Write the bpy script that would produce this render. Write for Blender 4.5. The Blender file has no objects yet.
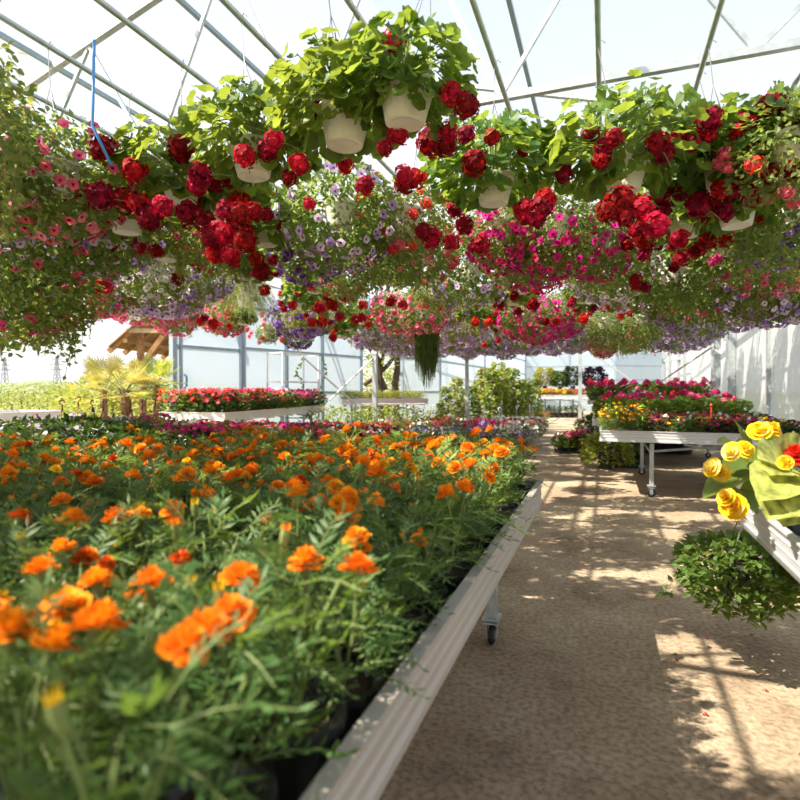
import bpy, math, random
from math import sin, cos, pi, sqrt, atan2, radians
from mathutils import Vector, Matrix

rnd = random.Random(11)
U = rnd.uniform
scene = bpy.context.scene
COL = scene.collection

# ------------------------------------------------------------------ camera maths (used to find where things stand)
F, HY, EYE = 555.0, 390.0, 1.36
TH = math.atan(205 / 555)
CT, ST = cos(TH), sin(TH)
def P(px, d):
    cx = (px - 400) / F * d
    return (cx * CT - d * ST, cx * ST + d * CT)
def PZ(py, d):
    return EYE + (HY - py) * d / F
def P3(px, py, d):
    x, y = P(px, d)
    return Vector((x, y, PZ(py, d)))
def depth(x, y):
    return -x * ST + y * CT
def proj(x, y, z):
    d = depth(x, y)
    cx = x * CT + y * ST
    if d < 0.05: return (-9999, -9999, d)
    return (400 + F * cx / d, HY - F * (z - EYE) / d, d)

ONES = "zeroth first second third fourth fifth sixth seventh eighth ninth tenth eleventh twelfth thirteenth fourteenth fifteenth sixteenth seventeenth eighteenth nineteenth".split()
TENS = {2: "twenty", 3: "thirty", 4: "forty", 5: "fifty"}
TENTH = {2: "twentieth", 3: "thirtieth", 4: "fortieth", 5: "fiftieth"}
def nth(n):
    if n < 20: return ONES[n]
    t, u = divmod(n, 10)
    return TENTH[t] if u == 0 else TENS[t] + "-" + ONES[u]

# ------------------------------------------------------------------ materials
def newmat(name):
    m = bpy.data.materials.new(name); m.use_nodes = True
    nt = m.node_tree
    for n in list(nt.nodes): nt.nodes.remove(n)
    out = nt.nodes.new('ShaderNodeOutputMaterial')
    return m, nt, out
def c4(c): return (c[0], c[1], c[2], 1.0)
def vary(nt, col, scale, amount, hue=0.02, tex='Object'):
    """a base colour with a little procedural variation from place to place and from object to object"""
    tc = nt.nodes.new('ShaderNodeTexCoord'); oi = nt.nodes.new('ShaderNodeObjectInfo')
    nz = nt.nodes.new('ShaderNodeTexNoise'); nz.inputs['Scale'].default_value = scale; nz.inputs['Detail'].default_value = 2
    nt.links.new(tc.outputs[tex], nz.inputs['Vector'])
    hs = nt.nodes.new('ShaderNodeHueSaturation'); hs.inputs['Color'].default_value = c4(col)
    mr = nt.nodes.new('ShaderNodeMapRange'); mr.inputs['From Min'].default_value = .3; mr.inputs['From Max'].default_value = .7
    mr.inputs['To Min'].default_value = 1 - amount; mr.inputs['To Max'].default_value = 1 + amount
    nt.links.new(nz.outputs['Fac'], mr.inputs['Value'])
    mh = nt.nodes.new('ShaderNodeMapRange'); mh.inputs['To Min'].default_value = .5 - hue; mh.inputs['To Max'].default_value = .5 + hue
    nt.links.new(oi.outputs['Random'], mh.inputs['Value'])
    nt.links.new(mr.outputs['Result'], hs.inputs['Value']); nt.links.new(mh.outputs['Result'], hs.inputs['Hue'])
    return hs.outputs['Color']
def leafy(name, col, tcol, fac=.4, rough=.45, amount=.3, scale=9, spec=.35, hue=.015):
    m, nt, out = newmat(name)
    p = nt.nodes.new('ShaderNodeBsdfPrincipled'); p.inputs['Roughness'].default_value = rough
    p.inputs['Specular IOR Level'].default_value = spec
    nt.links.new(vary(nt, col, scale, amount, hue), p.inputs['Base Color'])
    t = nt.nodes.new('ShaderNodeBsdfTranslucent'); nt.links.new(vary(nt, tcol, scale, amount, hue), t.inputs['Color'])
    mx = nt.nodes.new('ShaderNodeMixShader'); mx.inputs[0].default_value = fac
    nt.links.new(p.outputs[0], mx.inputs[1]); nt.links.new(t.outputs[0], mx.inputs[2]); nt.links.new(mx.outputs[0], out.inputs[0])
    return m
def solid(name, col, rough=.5, metal=0.0, amount=.08, scale=6, bump=0.0, spec=.5):
    m, nt, out = newmat(name)
    p = nt.nodes.new('ShaderNodeBsdfPrincipled'); p.inputs['Roughness'].default_value = rough; p.inputs['Metallic'].default_value = metal
    p.inputs['Specular IOR Level'].default_value = spec
    nt.links.new(vary(nt, col, scale, amount, .004), p.inputs['Base Color'])
    if bump:
        nz = nt.nodes.new('ShaderNodeTexNoise'); nz.inputs['Scale'].default_value = scale * 6
        b = nt.nodes.new('ShaderNodeBump'); b.inputs['Strength'].default_value = bump; b.inputs['Distance'].default_value = .01
        nt.links.new(nz.outputs['Fac'], b.inputs['Height']); nt.links.new(b.outputs[0], p.inputs['Normal'])
    nt.links.new(p.outputs[0], out.inputs[0])
    return m
def petal(name, col, fac=.42, amount=.25, hue=.01):
    return leafy(name, col, tuple(min(1, c * 1.15) for c in col), fac, .6, amount, 30, .2, hue)

M = {}
M['leaf_ger'] = leafy('geranium_leaf', (.085, .17, .035), (.36, .46, .05), .45)
M['leaf_pet'] = leafy('petunia_leaf', (.13, .20, .055), (.40, .47, .09), .42)
M['leaf_trail'] = leafy('trailing_leaf', (.15, .20, .06), (.44, .47, .10), .42)
M['leaf_mari'] = leafy('marigold_leaf', (.072, .15, .042), (.26, .38, .05), .35)
M['leaf_mari_sun'] = leafy('marigold_leaf_sunlit', (.17, .26, .05), (.38, .46, .06), .35)  # paler leaf: sunlight on the mid bench put into the colour
M['leaf_dark'] = leafy('dark_leaf', (.035, .08, .025), (.14, .24, .03), .3)
M['leaf_mid'] = leafy('mid_leaf', (.09, .17, .04), (.28, .38, .05), .38)
M['leaf_lime'] = leafy('lime_leaf', (.28, .33, .055), (.5, .52, .06), .4)
M['leaf_fern'] = leafy('fern_leaf', (.26, .33, .07), (.46, .52, .09), .45)
M['leaf_yell'] = leafy('yellow_sunlit_leaf', (.34, .32, .08), (.55, .5, .1), .4)  # sunlight put into the colour on palms and bushes; seedlings' own yellow green
M['leaf_beg'] = leafy('begonia_leaf', (.10, .17, .035), (.34, .42, .06), .35, .35)
M['leaf_var'] = leafy('mottled_leaf', (.38, .42, .10), (.5, .5, .1), .35, .4, .6, 22)
M['leaf_bronze'] = leafy('bronze_leaf', (.05, .045, .03), (.12, .08, .03), .25)
M['leaf_purple'] = leafy('purple_leaf', (.022, .012, .026), (.06, .02, .05), .2)
M['stem'] = solid('stem', (.16, .22, .06), .6)
M['stem_red'] = solid('stem_red', (.22, .09, .05), .6)
M['red'] = petal('crimson_petal', (.40, .004, .022))
M['red2'] = petal('scarlet_petal', (.62, .012, .025))
M['maroon'] = petal('maroon_petal', (.20, .003, .018))
M['coral'] = petal('coral_petal', (.80, .12, .20))
M['orangered'] = petal('orange_red_petal', (.78, .07, .025))
M['magenta'] = petal('magenta_petal', (.70, .02, .30))
M['pink'] = petal('pink_petal', (.80, .07, .22))
M['salmon'] = petal('salmon_petal', (.86, .25, .36))
M['lilac'] = petal('lilac_petal', (.70, .54, .80))
M['lilac_pale'] = petal('pale_lilac_petal', (.78, .68, .80))
M['purple'] = petal('purple_petal', (.17, .04, .42))
M['violet'] = petal('violet_petal', (.44, .27, .66))
M['white'] = petal('white_petal', (.85, .84, .80), .25, .1)
M['throat'] = petal('dark_throat', (.24, .06, .28))
M['throat_pink'] = petal('deep_pink_throat', (.42, .012, .08))
M['orange'] = petal('orange_petal', (.90, .31, .014), .25, .2)
M['orange2'] = petal('amber_petal', (.93, .36, .012), .25, .2)
M['rust'] = petal('rust_petal', (.66, .10, .008), .25, .3)
M['yellow'] = petal('yellow_petal', (.92, .62, .02), .3, .15)
M['yelpale'] = petal('pale_yellow_petal', (.93, .75, .22), .3, .1)
M['bluev'] = petal('blue_petal', (.26, .27, .62))
M['pot_white'] = solid('white_pot', (.78, .75, .68), .45, 0, .1, 5)
M['pot_black'] = solid('black_pot', (.018, .018, .02), .4)
M['pot_terra'] = solid('terracotta_pot', (.36, .14, .07), .7, 0, .15, 9)
M['pot_brown'] = solid('brown_pot', (.16, .06, .035), .55)
M['pot_grey'] = solid('silver_pot', (.62, .66, .68), .45)
M['soil'] = solid('soil', (.05, .03, .018), .95, 0, .4, 60, .5)
M['alu'] = solid('aluminium', (.66, .68, .72), .42, .45, .05, 3)
M['alu_white'] = solid('painted_rail', (.78, .78, .79), .5, .1, .06, 3)
M['alu_warm'] = solid('warm_grey_rail', (.48, .44, .41), .5, .35, .04, 2)  # warmer, darker grey than the other rails
M['galv'] = solid('galvanised', (.50, .55, .58), .42, .6, .15, 14)
M['steel_blue'] = solid('blue_grey_steel', (.30, .38, .45), .5, .3, .08, 4)
M['steel_dark'] = solid('dark_steel', (.10, .12, .14), .5, .4)
M['rubber'] = solid('rubber', (.012, .012, .013), .6)
M['tray_black'] = solid('black_tray', (.016, .017, .02), .45)
M['wire'] = solid('wire', (.35, .36, .36), .4, .6)
M['blue_plastic'] = solid('blue_plastic', (.08, .30, .72), .4)
M['brown_plastic'] = solid('brown_plastic', (.24, .07, .03), .4)
M['white_plastic'] = solid('white_plastic', (.80, .82, .84), .4)
M['lime_plastic'] = solid('lime_plastic', (.33, .75, .05), .4)
M['red_plastic'] = solid('red_plastic', (.80, .05, .02), .4)
M['yellow_plastic'] = solid('orange_plastic', (.85, .42, .04), .4)
M['wood'] = solid('wood', (.33, .155, .065), .7, 0, .3, 5, .3)
M['wood_pale'] = solid('pale_wood', (.50, .34, .22), .7, 0, .2, 5, .3)
M['bark'] = solid('bark', (.055, .035, .025), .9, 0, .4, 12, .6)
M['fibre'] = solid('palm_fibre', (.26, .16, .09), .95, 0, .4, 40, .8)
M['pylon'] = solid('pylon_steel', (.28, .30, .32), .6)
M['brass'] = solid('tag_card', (.85, .85, .82), .5)

def floor_mat():
    m, nt, out = newmat('sandy_concrete')
    p = nt.nodes.new('ShaderNodeBsdfPrincipled'); p.inputs['Roughness'].default_value = .85; p.inputs['Specular IOR Level'].default_value = .2
    tc = nt.nodes.new('ShaderNodeTexCoord')
    n1 = nt.nodes.new('ShaderNodeTexNoise'); n1.inputs['Scale'].default_value = 1.1; n1.inputs['Detail'].default_value = 6; n1.inputs['Roughness'].default_value = .65
    n2 = nt.nodes.new('ShaderNodeTexNoise'); n2.inputs['Scale'].default_value = 38; n2.inputs['Detail'].default_value = 4
    nt.links.new(tc.outputs['Object'], n1.inputs['Vector']); nt.links.new(tc.outputs['Object'], n2.inputs['Vector'])
    r1 = nt.nodes.new('ShaderNodeValToRGB')
    e = r1.color_ramp.elements
    e[0].position = .30; e[0].color = (.20, .145, .10, 1); e[1].position = .62; e[1].color = (.50, .41, .30, 1)
    a = e.new(.45); a.color = (.38, .295, .21, 1)
    nt.links.new(n1.outputs['Fac'], r1.inputs['Fac'])
    r2 = nt.nodes.new('ShaderNodeValToRGB'); r2.color_ramp.elements[0].position = .35; r2.color_ramp.elements[0].color = (.55, .52, .5, 1)
    r2.color_ramp.elements[1].position = .6; r2.color_ramp.elements[1].color = (1.05, 1.03, 1, 1)
    nt.links.new(n2.outputs['Fac'], r2.inputs['Fac'])
    mx = nt.nodes.new('ShaderNodeMix'); mx.data_type = 'RGBA'; mx.blend_type = 'MULTIPLY'; mx.inputs[0].default_value = .8
    nt.links.new(r1.outputs[0], mx.inputs['A']); nt.links.new(r2.outputs[0], mx.inputs['B'])
    nt.links.new(mx.outputs['Result'], p.inputs['Base Color'])
    b = nt.nodes.new('ShaderNodeBump'); b.inputs['Strength'].default_value = .45; b.inputs['Distance'].default_value = .02
    nt.links.new(n2.outputs['Fac'], b.inputs['Height']); nt.links.new(b.outputs[0], p.inputs['Normal'])
    nt.links.new(p.outputs[0], out.inputs[0]); return m
M['floor'] = floor_mat()
M['grass'] = solid('meadow', (.20, .21, .06), .9, 0, .4, .4)
M['far_hill'] = solid('hill_scrub', (.20, .23, .11), .95, 0, .5, .12)

def film(name, clear, col, rough=.5):
    m, nt, out = newmat(name)
    tr = nt.nodes.new('ShaderNodeBsdfTransparent')
    tl = nt.nodes.new('ShaderNodeBsdfTranslucent'); tl.inputs['Color'].default_value = c4(col)
    df = nt.nodes.new('ShaderNodeBsdfPrincipled'); df.inputs['Roughness'].default_value = rough
    nt.links.new(vary(nt, col, .7, .07, .003), df.inputs['Base Color'])
    a = nt.nodes.new('ShaderNodeMixShader'); a.inputs[0].default_value = .5
    nt.links.new(tl.outputs[0], a.inputs[1]); nt.links.new(df.outputs[0], a.inputs[2])
    b = nt.nodes.new('ShaderNodeMixShader'); b.inputs[0].default_value = clear
    nt.links.new(a.outputs[0], b.inputs[1]); nt.links.new(tr.outputs[0], b.inputs[2]); nt.links.new(b.outputs[0], out.inputs[0])
    return m
M['roof_film'] = film('roof_film', .87, (.90, .93, .97))
M['wall_film'] = film('frosted_panel', .14, (.46, .56, .68))
M['wall_film2'] = film('milky_film', .10, (.70, .73, .78))

# ------------------------------------------------------------------ mesh builder
OVATE = ((0, 0, 0), (.22, .30, .05), (.55, .36, .07), (1, 0, -.10), (.55, -.36, .07), (.22, -.30, .05))
OVATE_F = ((0, 5, 4, 3), (0, 3, 2, 1))
def _scallop(n=13, lob=.07):
    v = [(.42, 0, -.05)]; f = []
    for i in range(n):
        a = -pi + .35 + (2 * pi - .7) * i / (n - 1)
        r = .52 * (1 + lob * cos(i * pi)) * (1 + .06 * cos(a))
        v.append((.42 + r * cos(a), r * sin(a) * 1.05, .10 + .035 * cos(3 * i)))
    for i in range(1, n): f.append((0, i, i + 1))
    return tuple(v), tuple(f)
ROUND, ROUND_F = _scallop()
BLADE = ((0, 0, 0), (.5, .13, .02), (1, 0, 0), (.5, -.13, .02)); BLADE_F = ((0, 3, 2, 1),)

class MB:
    def __init__(s): s.v = []; s.f = []; s.m = []
    def add(s, vs, fs, mi=0):
        b = len(s.v); s.v.extend(vs); s.f.extend(tuple(i + b for i in f) for f in fs); s.m.extend([mi] * len(fs))
    def leaf(s, pos, d, n, size, wid=1.0, mi=0, shape=OVATE, faces=OVATE_F):
        t = Vector(d).normalized(); n = Vector(n)
        b = n.cross(t)
        if b.length < 1e-4: b = Vector((1, .3, .2)).cross(t)
        b.normalize(); n = t.cross(b)
        px, py, pz = pos; w = size * wid
        s.add([(px + size * u * t.x + w * v * b.x + size * h * n.x, py + size * u * t.y + w * v * b.y + size * h * n.y,
                pz + size * u * t.z + w * v * b.z + size * h * n.z) for u, v, h in shape], faces, mi)
    def box(s, c, size, mi=0, rot=None):
        x, y, z = (a / 2 for a in size)
        vs = [Vector((sx * x, sy * y, sz * z)) for sx in (-1, 1) for sy in (-1, 1) for sz in (-1, 1)]
        if rot is not None: vs = [rot @ v for v in vs]
        c = Vector(c)
        s.add([tuple(v + c) for v in vs], [(0, 1, 3, 2), (4, 6, 7, 5), (0, 4, 5, 1), (2, 3, 7, 6), (0, 2, 6, 4), (1, 5, 7, 3)], mi)
    def bar(s, a, b, w, h=None, mi=0):
        """square bar from a to b"""
        a, b = Vector(a), Vector(b); d = b - a; L = d.length
        q = d.to_track_quat('Z', 'Y').to_matrix()
        s.box((a + b) / 2, (w, h or w, L), mi, q)
    def tube(s, pts, r, n=6, mi=0, cap=True):
        pts = [Vector(p) for p in pts]; rs = r if isinstance(r, (list, tuple)) else [r] * len(pts)
        vs = []
        for i, p in enumerate(pts):
            d = (pts[min(i + 1, len(pts) - 1)] - pts[max(i - 1, 0)]).normalized()
            u = d.cross(Vector((0, 0, 1)) if abs(d.z) < .95 else Vector((1, 0, 0))).normalized(); w = d.cross(u)
            for k in range(n):
                a = 2 * pi * k / n
                vs.append(tuple(p + (u * cos(a) + w * sin(a)) * rs[i]))
        fs = []
        for i in range(len(pts) - 1):
            for k in range(n):
                fs.append((i * n + k, i * n + (k + 1) % n, (i + 1) * n + (k + 1) % n, (i + 1) * n + k))
        if cap:
            fs.append(tuple(range(n))[::-1]); fs.append(tuple((len(pts) - 1) * n + k for k in range(n)))
        s.add(vs, fs, mi)
    def lathe(s, prof, n=16, mi=0, c=(0, 0, 0)):
        vs, fs = [], []
        for r, z in prof:
            for k in range(n):
                a = 2 * pi * k / n
                vs.append((c[0] + r * cos(a), c[1] + r * sin(a), c[2] + z))
        for i in range(len(prof) - 1):
            for k in range(n):
                fs.append((i * n + k, i * n + (k + 1) % n, (i + 1) * n + (k + 1) % n, (i + 1) * n + k))
        s.add(vs, fs, mi)
    def prism(s, prof, a, b, up=(0, 0, 1), mi=0):
        """2D profile (side, up) swept from a to b"""
        a, b = Vector(a), Vector(b); d = (b - a).normalized(); upv = Vector(up); side = d.cross(upv).normalized()
        n = len(prof)
        vs = [tuple(a + side * x + upv * z) for x, z in prof] + [tuple(b + side * x + upv * z) for x, z in prof]
        fs = [(i, (i + 1) % n, n + (i + 1) % n, n + i) for i in range(n)] + [tuple(range(n))[::-1], tuple(range(n, 2 * n))]
        s.add(vs, fs, mi)
    def mesh(s, name, mats, smooth=False):
        me = bpy.data.meshes.new(name); me.from_pydata(s.v, [], s.f)
        for m in mats: me.materials.append(M[m] if isinstance(m, str) else m)
        if len(mats) > 1: me.polygons.foreach_set('material_index', s.m)
        if smooth: me.polygons.foreach_set('use_smooth', [True] * len(s.f))
        me.update(); return me
def ob(name, me, parent=None, loc=(0, 0, 0), rot=(0, 0, 0), sc=1.0):
    o = bpy.data.objects.new(name, me); COL.objects.link(o)
    o.location = loc; o.rotation_euler = rot
    if sc != 1.0: o.scale = (sc, sc, sc)
    if parent is not None: o.parent = parent
    return o
def empty(name, loc=(0, 0, 0), rz=0.0):
    o = bpy.data.objects.new(name, None); COL.objects.link(o); o.location = loc; o.rotation_euler = (0, 0, rz); o.empty_display_size = .1
    return o
def tag(o, label=None, cat=None, group=None, kind=None):
    if label: o['label'] = label
    if cat: o['category'] = cat
    if group: o['group'] = group
    if kind: o['kind'] = kind
    return o
def rdir():
    z = U(-1, 1); a = U(0, 2 * pi); r = sqrt(1 - z * z)
    return Vector((r * cos(a), r * sin(a), z))
def jit(v, k): return (Vector(v) + rdir() * k)
def quat_to(d, twist=0):
    return (Vector(d).to_track_quat('Z', 'Y') @ Matrix.Rotation(twist, 3, 'Z').to_quaternion()).to_euler()

# ------------------------------------------------------------------ flowers (built with +Z as the way they face)
def marigold_head(mats, R=.030, open_=1.0):
    b = MB()
    rings = ((1.0, 15, .00, .15), (.84, 13, .35, .45), (.64, 10, .7, .75), (.42, 7, 1.0, 1.05), (.2, 4, 1.2, 1.3))
    for j, (rr, n, hz, tilt) in enumerate(rings):
        for k in range(n):
            a = 2 * pi * (k + .5 * (j % 2)) / n + U(-.12, .12)
            L = R * (.55 + .45 * rr); base = R * rr * .35; z0 = R * .42 * hz
            dr = Vector((cos(a), sin(a), 0)); tg = Vector((-sin(a), cos(a), 0))
            w = 2 * pi * R * rr / n * .72 + .0022
            tip = R * rr + U(-.1, .1) * R; z1 = z0 + R * (.12 + .28 * tilt) + U(-.12, .12) * R
            vs = [dr * base + Vector((0, 0, z0)) - tg * w * .3, dr * base + Vector((0, 0, z0)) + tg * w * .3,
                  dr * tip + tg * w * .9 + Vector((0, 0, z1 + U(-.1, .1) * R)), dr * tip * 1.06 + Vector((0, 0, z1 - .1 * R)),
                  dr * tip - tg * w * .9 + Vector((0, 0, z1 + U(-.1, .1) * R))]
            b.add([tuple(v) for v in vs], [(0, 1, 2, 3, 4)], 0 if rnd.random() < .8 else 1)
    b.lathe([(.003, -.028), (.006, -.02), (.0085, -.004), (.012, .002)], 8, 2)
    b.tube([(0, 0, -.028), (.003, .001, -.06), (.004, .004, -.10)], .0022, 5, 2)
    return b.mesh('flower_head', list(mats) + ['stem'])
def marigold_bud(mats):
    b = MB()
    b.lathe([(.002, -.02), (.006, -.012), (.0078, 0), (.007, .008)], 8, 1)
    for k in range(9):
        a = 2 * pi * k / 9; d = Vector((cos(a), sin(a), 0))
        b.add([tuple(d * .006 + Vector((0, 0, .005))), tuple(Vector((cos(a + .7), sin(a + .7), 0)) * .006 + Vector((0, 0, .005))), tuple(d * .008 + Vector((0, 0, .020)))], [(0, 1, 2)], 0)
    b.tube([(0, 0, -.02), (.002, 0, -.09)], .002, 5, 1)
    return b.mesh('bud', list(mats) + ['stem'])
def umbel(mats, R=.055, n=64, fl=.020, low=-.8):
    b = MB()
    b.lathe([(0, -R * .55), (R * .38, -R * .4), (R * .58, 0), (R * .42, R * .42), (0, R * .55)], 9, 1)
    for i in range(n):
        z = 1 - (1 - low) * (i + .5) / n; a = i * 2.39996; r = sqrt(max(0, 1 - z * z))
        d = jit((r * cos(a), r * sin(a), z), .28).normalized()
        c = d * R * U(.72, 1.14)
        u = d.orthogonal().normalized(); w = d.cross(u)
        a0 = U(0, 6)
        for k in range(5):
            t = a0 + k * 2 * pi / 5
            e = (u * cos(t) + w * sin(t)); g = (-u * sin(t) + w * cos(t)); s = fl * U(.85, 1.15); up = d * s * U(-.1, .35)
            b.add([tuple(c), tuple(c + e * s * .6 + g * s * .42 + up * .6), tuple(c + e * s + up), tuple(c + e * s * .6 - g * s * .42 + up * .6)], [(0, 3, 2, 1)], 0 if rnd.random() < .7 else 1)
    for i in range(9):
        d = jit((0, 0, 1), .9).normalized()
        b.tube([(0, 0, -R * .55), tuple(d * R * .8)], .0012, 4, 2, False)
    b.tube([(0, 0, -R * .5), (.006, .003, -R * 1.6), (.0, .0, -R * 2.8)], .0026, 5, 2)
    return b.mesh('flower_head', list(mats) + ['stem'])
def trumpet(b, c, d, R, mi=0, ti=1, squash=1):
    d = Vector(d).normalized(); u = d.orthogonal().normalized(); w = d.cross(u); c = Vector(c)
    a0 = U(0, 6); rim, mid, thr = [], [], []
    for k in range(10):
        a = a0 + k * pi / 5; e = u * cos(a) + w * sin(a)
        rr = R * (1.0 if k % 2 == 0 else .84) * U(.93, 1.05)
        rim.append(tuple(c + e * rr + d * R * U(-.12, .12)))
        mid.append(tuple(c + e * R * .27 - d * R * .10)); thr.append(tuple(c + e * R * .12 - d * R * .6))
    f1 = [(k, (k + 1) % 10, 10 + (k + 1) % 10, 10 + k) for k in range(10)]
    f2 = [(10 + k, 10 + (k + 1) % 10, 20 + (k + 1) % 10, 20 + k) for k in range(10)]
    n0 = len(b.v); b.add(rim + mid + thr, f1, mi); b.f.extend(tuple(i + n0 for i in f) for f in f2); b.m.extend([ti] * 10)
def trumpet_mesh(col, throat, R=.03):
    b = MB(); trumpet(b, (0, 0, .02), (0, 0, 1), R, 0, 1)
    b.tube([(0, 0, .003), (.002, 0, -.03)], .002, 5, 2)
    return b.mesh('flower', [col, throat, 'stem'])
def flat_flower(b, c, d, R, mi=0, n=5):
    d = Vector(d).normalized(); u = d.orthogonal().normalized(); w = d.cross(u); c = Vector(c); a0 = U(0, 6)
    for k in range(n):
        t = a0 + k * 2 * pi / n; e = u * cos(t) + w * sin(t); g = -u * sin(t) + w * cos(t)
        b.add([tuple(c), tuple(c + e * R * .6 - g * R * .5 + d * R * .1), tuple(c + e * R + d * R * U(-.1, .1)), tuple(c + e * R * .6 + g * R * .5 + d * R * .1)], [(0, 1, 2, 3)], mi)
def rose(mats, R=.055):
    """a full ruffled begonia bloom"""
    b = MB()
    for j, (rr, n, tl) in enumerate(((1.0, 7, .05), (.8, 6, .35), (.58, 5, .7), (.36, 4, 1.0))):
        for k in range(n):
            a = 2 * pi * (k + .5 * (j % 2)) / n + U(-.15, .15); dr = Vector((cos(a), sin(a), 0)); tg = Vector((-sin(a), cos(a), 0))
            Rr = R * rr; w = Rr * 1.9 * pi / n * .62; z = R * .12 * j
            rows = []
            for q, (u, ww, lift) in enumerate(((.12, .35, 0), (.55, .95, .12), (.9, 1.0, .30), (1.04, .55, .30))):
                zz = z + R * lift * (.4 + 1.4 * tl)
                rad = Rr * u * (1 - .35 * tl * u)
                for sgn in (-1, -.35, .35, 1):
                    rows.append(tuple(dr * rad + tg * w * ww * sgn + Vector((0, 0, zz + U(-.05, .05) * R + .06 * R * abs(sgn)))))
            fs = [(q * 4 + s, q * 4 + s + 1, (q + 1) * 4 + s + 1, (q + 1) * 4 + s) for q in range(3) for s in range(3)]
            b.add(rows, fs, 0 if rnd.random() < .8 else 1)
    b.tube([(0, 0, 0), (.004, 0, -.03), (.012, 0, -.07)], .0035, 6, 2)
    return b.mesh('flower_head', list(mats) + ['stem_red'], True)

# ------------------------------------------------------------------ pots
def pot_mesh(rt, rb, h, mat, n=16, soil=True, rim=.008):
    b = MB()
    b.lathe([(0, .004), (rb * .55, .006), (rb * .86, 0), (rb, .003), (rb + (rt - rb) * .3, h * .30), (rb + (rt - rb) * .32, h * .325), (rt * .985, h * .84), (rt + rim, h * .85), (rt + rim, h), (rt - .004, h), (rt - .012, h * .86)], n, 0)
    if soil: b.lathe([(rt - .010, h * .87), (0, h * .90)], n, 1)
    return b.mesh('pot', [mat, 'soil'], False)

# ------------------------------------------------------------------ foliage
def fol_geranium(n=150, R=.34, z0=.2, mat='leaf_ger', size=(.065, .11), droop=.45):
    b = MB()
    for i in range(n):
        a = U(0, 2 * pi); el = math.asin(U(-.50, 1)) ; k = U(.45, 1.0) ** .6
        d = Vector((cos(a) * cos(el), sin(a) * cos(el), sin(el)))
        p = Vector((d.x * R * k, d.y * R * k, z0 + d.z * R * .72 * k))
        if sqrt(p.x ** 2 + p.y ** 2) < .15 and p.z < z0: continue
        out = Vector((d.x, d.y, 0)); nn = jit(Vector((d.x * .7, d.y * .7, .8)), .75)
        b.leaf(p, jit(out * .8 + Vector((0, 0, -droop)), .5), nn, U(*size), 1, 0, ROUND, ROUND_F)
        if i % 3 == 0:
            r_ = U(.135, .23); q_ = Vector((cos(a + 1) * r_, sin(a + 1) * r_, U(.05, .22)))
            b.leaf(q_, jit((cos(a + 1) * .35, sin(a + 1) * .35, -.8), .3), jit((cos(a + 1), sin(a + 1), .35), .35), U(*size), 1, 0, ROUND, ROUND_F)
        if i % 6 == 0:
            b.tube([(d.x * .05, d.y * .05, z0), tuple(Vector((d.x * .5 * R, d.y * .5 * R, z0 + .1 * max(.1, d.z) + .02))), tuple(p)], .0028, 4, 1, False)
    return b.mesh('foliage', [mat, 'stem'])
def fol_ball(n=700, R=(.36, .34), zc=.13, mat='leaf_pet', size=(.03, .05), trail=10, tl=(.15, .4), wid=.8, mat2=None, inner=.62):
    b = MB()
    for i in range(n):
        d = rdir(); k = U(inner, 1.05)
        p = Vector((d.x * R[0] * k, d.y * R[0] * k, zc + d.z * R[1] * k))
        if sqrt(p.x ** 2 + p.y ** 2) < .13 and 0 < p.z < .19: continue
        b.leaf(p, jit((d.x, d.y, -.25), .8), jit(d + Vector((0, 0, .4)), .8), U(*size), wid, 0 if (mat2 is None or rnd.random() < .6) else 2)
    for j in range(trail):
        a = U(0, 2 * pi); r = R[0] * U(.7, 1.0); L = U(*tl); z = zc - R[1] * U(.1, .6); pts = []
        for q in range(6):
            t = q / 5; pts.append(Vector((cos(a) * r * (1 + .1 * sin(3 * t + j)), sin(a + .15 * t) * r, z - L * t)))
        b.tube(pts, .0018, 4, 1, False)
        for q in range(int(L / .017)):
            t = U(0, 1); i0 = min(4, int(t * 5)); p = pts[i0].lerp(pts[i0 + 1], t * 5 - i0)
            b.leaf(p, jit((cos(a) * .3, sin(a) * .3, -.5), .9), rdir(), U(*size) * .9, wid, 0)
    b.tube([(0, 0, .16), (.03, .05, zc + R[1] * .5)], .004, 5, 1)
    return b.mesh('foliage', [mat, 'stem'] + ([mat2] if mat2 else []))
def fol_fern(n=150, R=.4, mat='leaf_fern', z0=.2, L=(.3, .5)):
    b = MB()
    for i in range(n):
        a = U(0, 2 * pi); ln = U(*L); up = U(.1, 1.0); pts = []
        for q in range(7):
            t = q / 6; pts.append(Vector((cos(a) * ln * t * .8, sin(a) * ln * t * .8, z0 + ln * (up * t - 1.25 * t * t))))
        b.tube(pts, .0012, 3, 1, False)
        for q in range(26):
            t = U(.12, 1); i0 = min(5, int(t * 6)); p = pts[i0].lerp(pts[i0 + 1], t * 6 - i0)
            b.leaf(p, jit((cos(a) * .5, sin(a) * .5, .1), 1.0), rdir(), U(.018, .032), .8, 0, BLADE, BLADE_F)
    return b.mesh('foliage', [mat, 'stem'])
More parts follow.
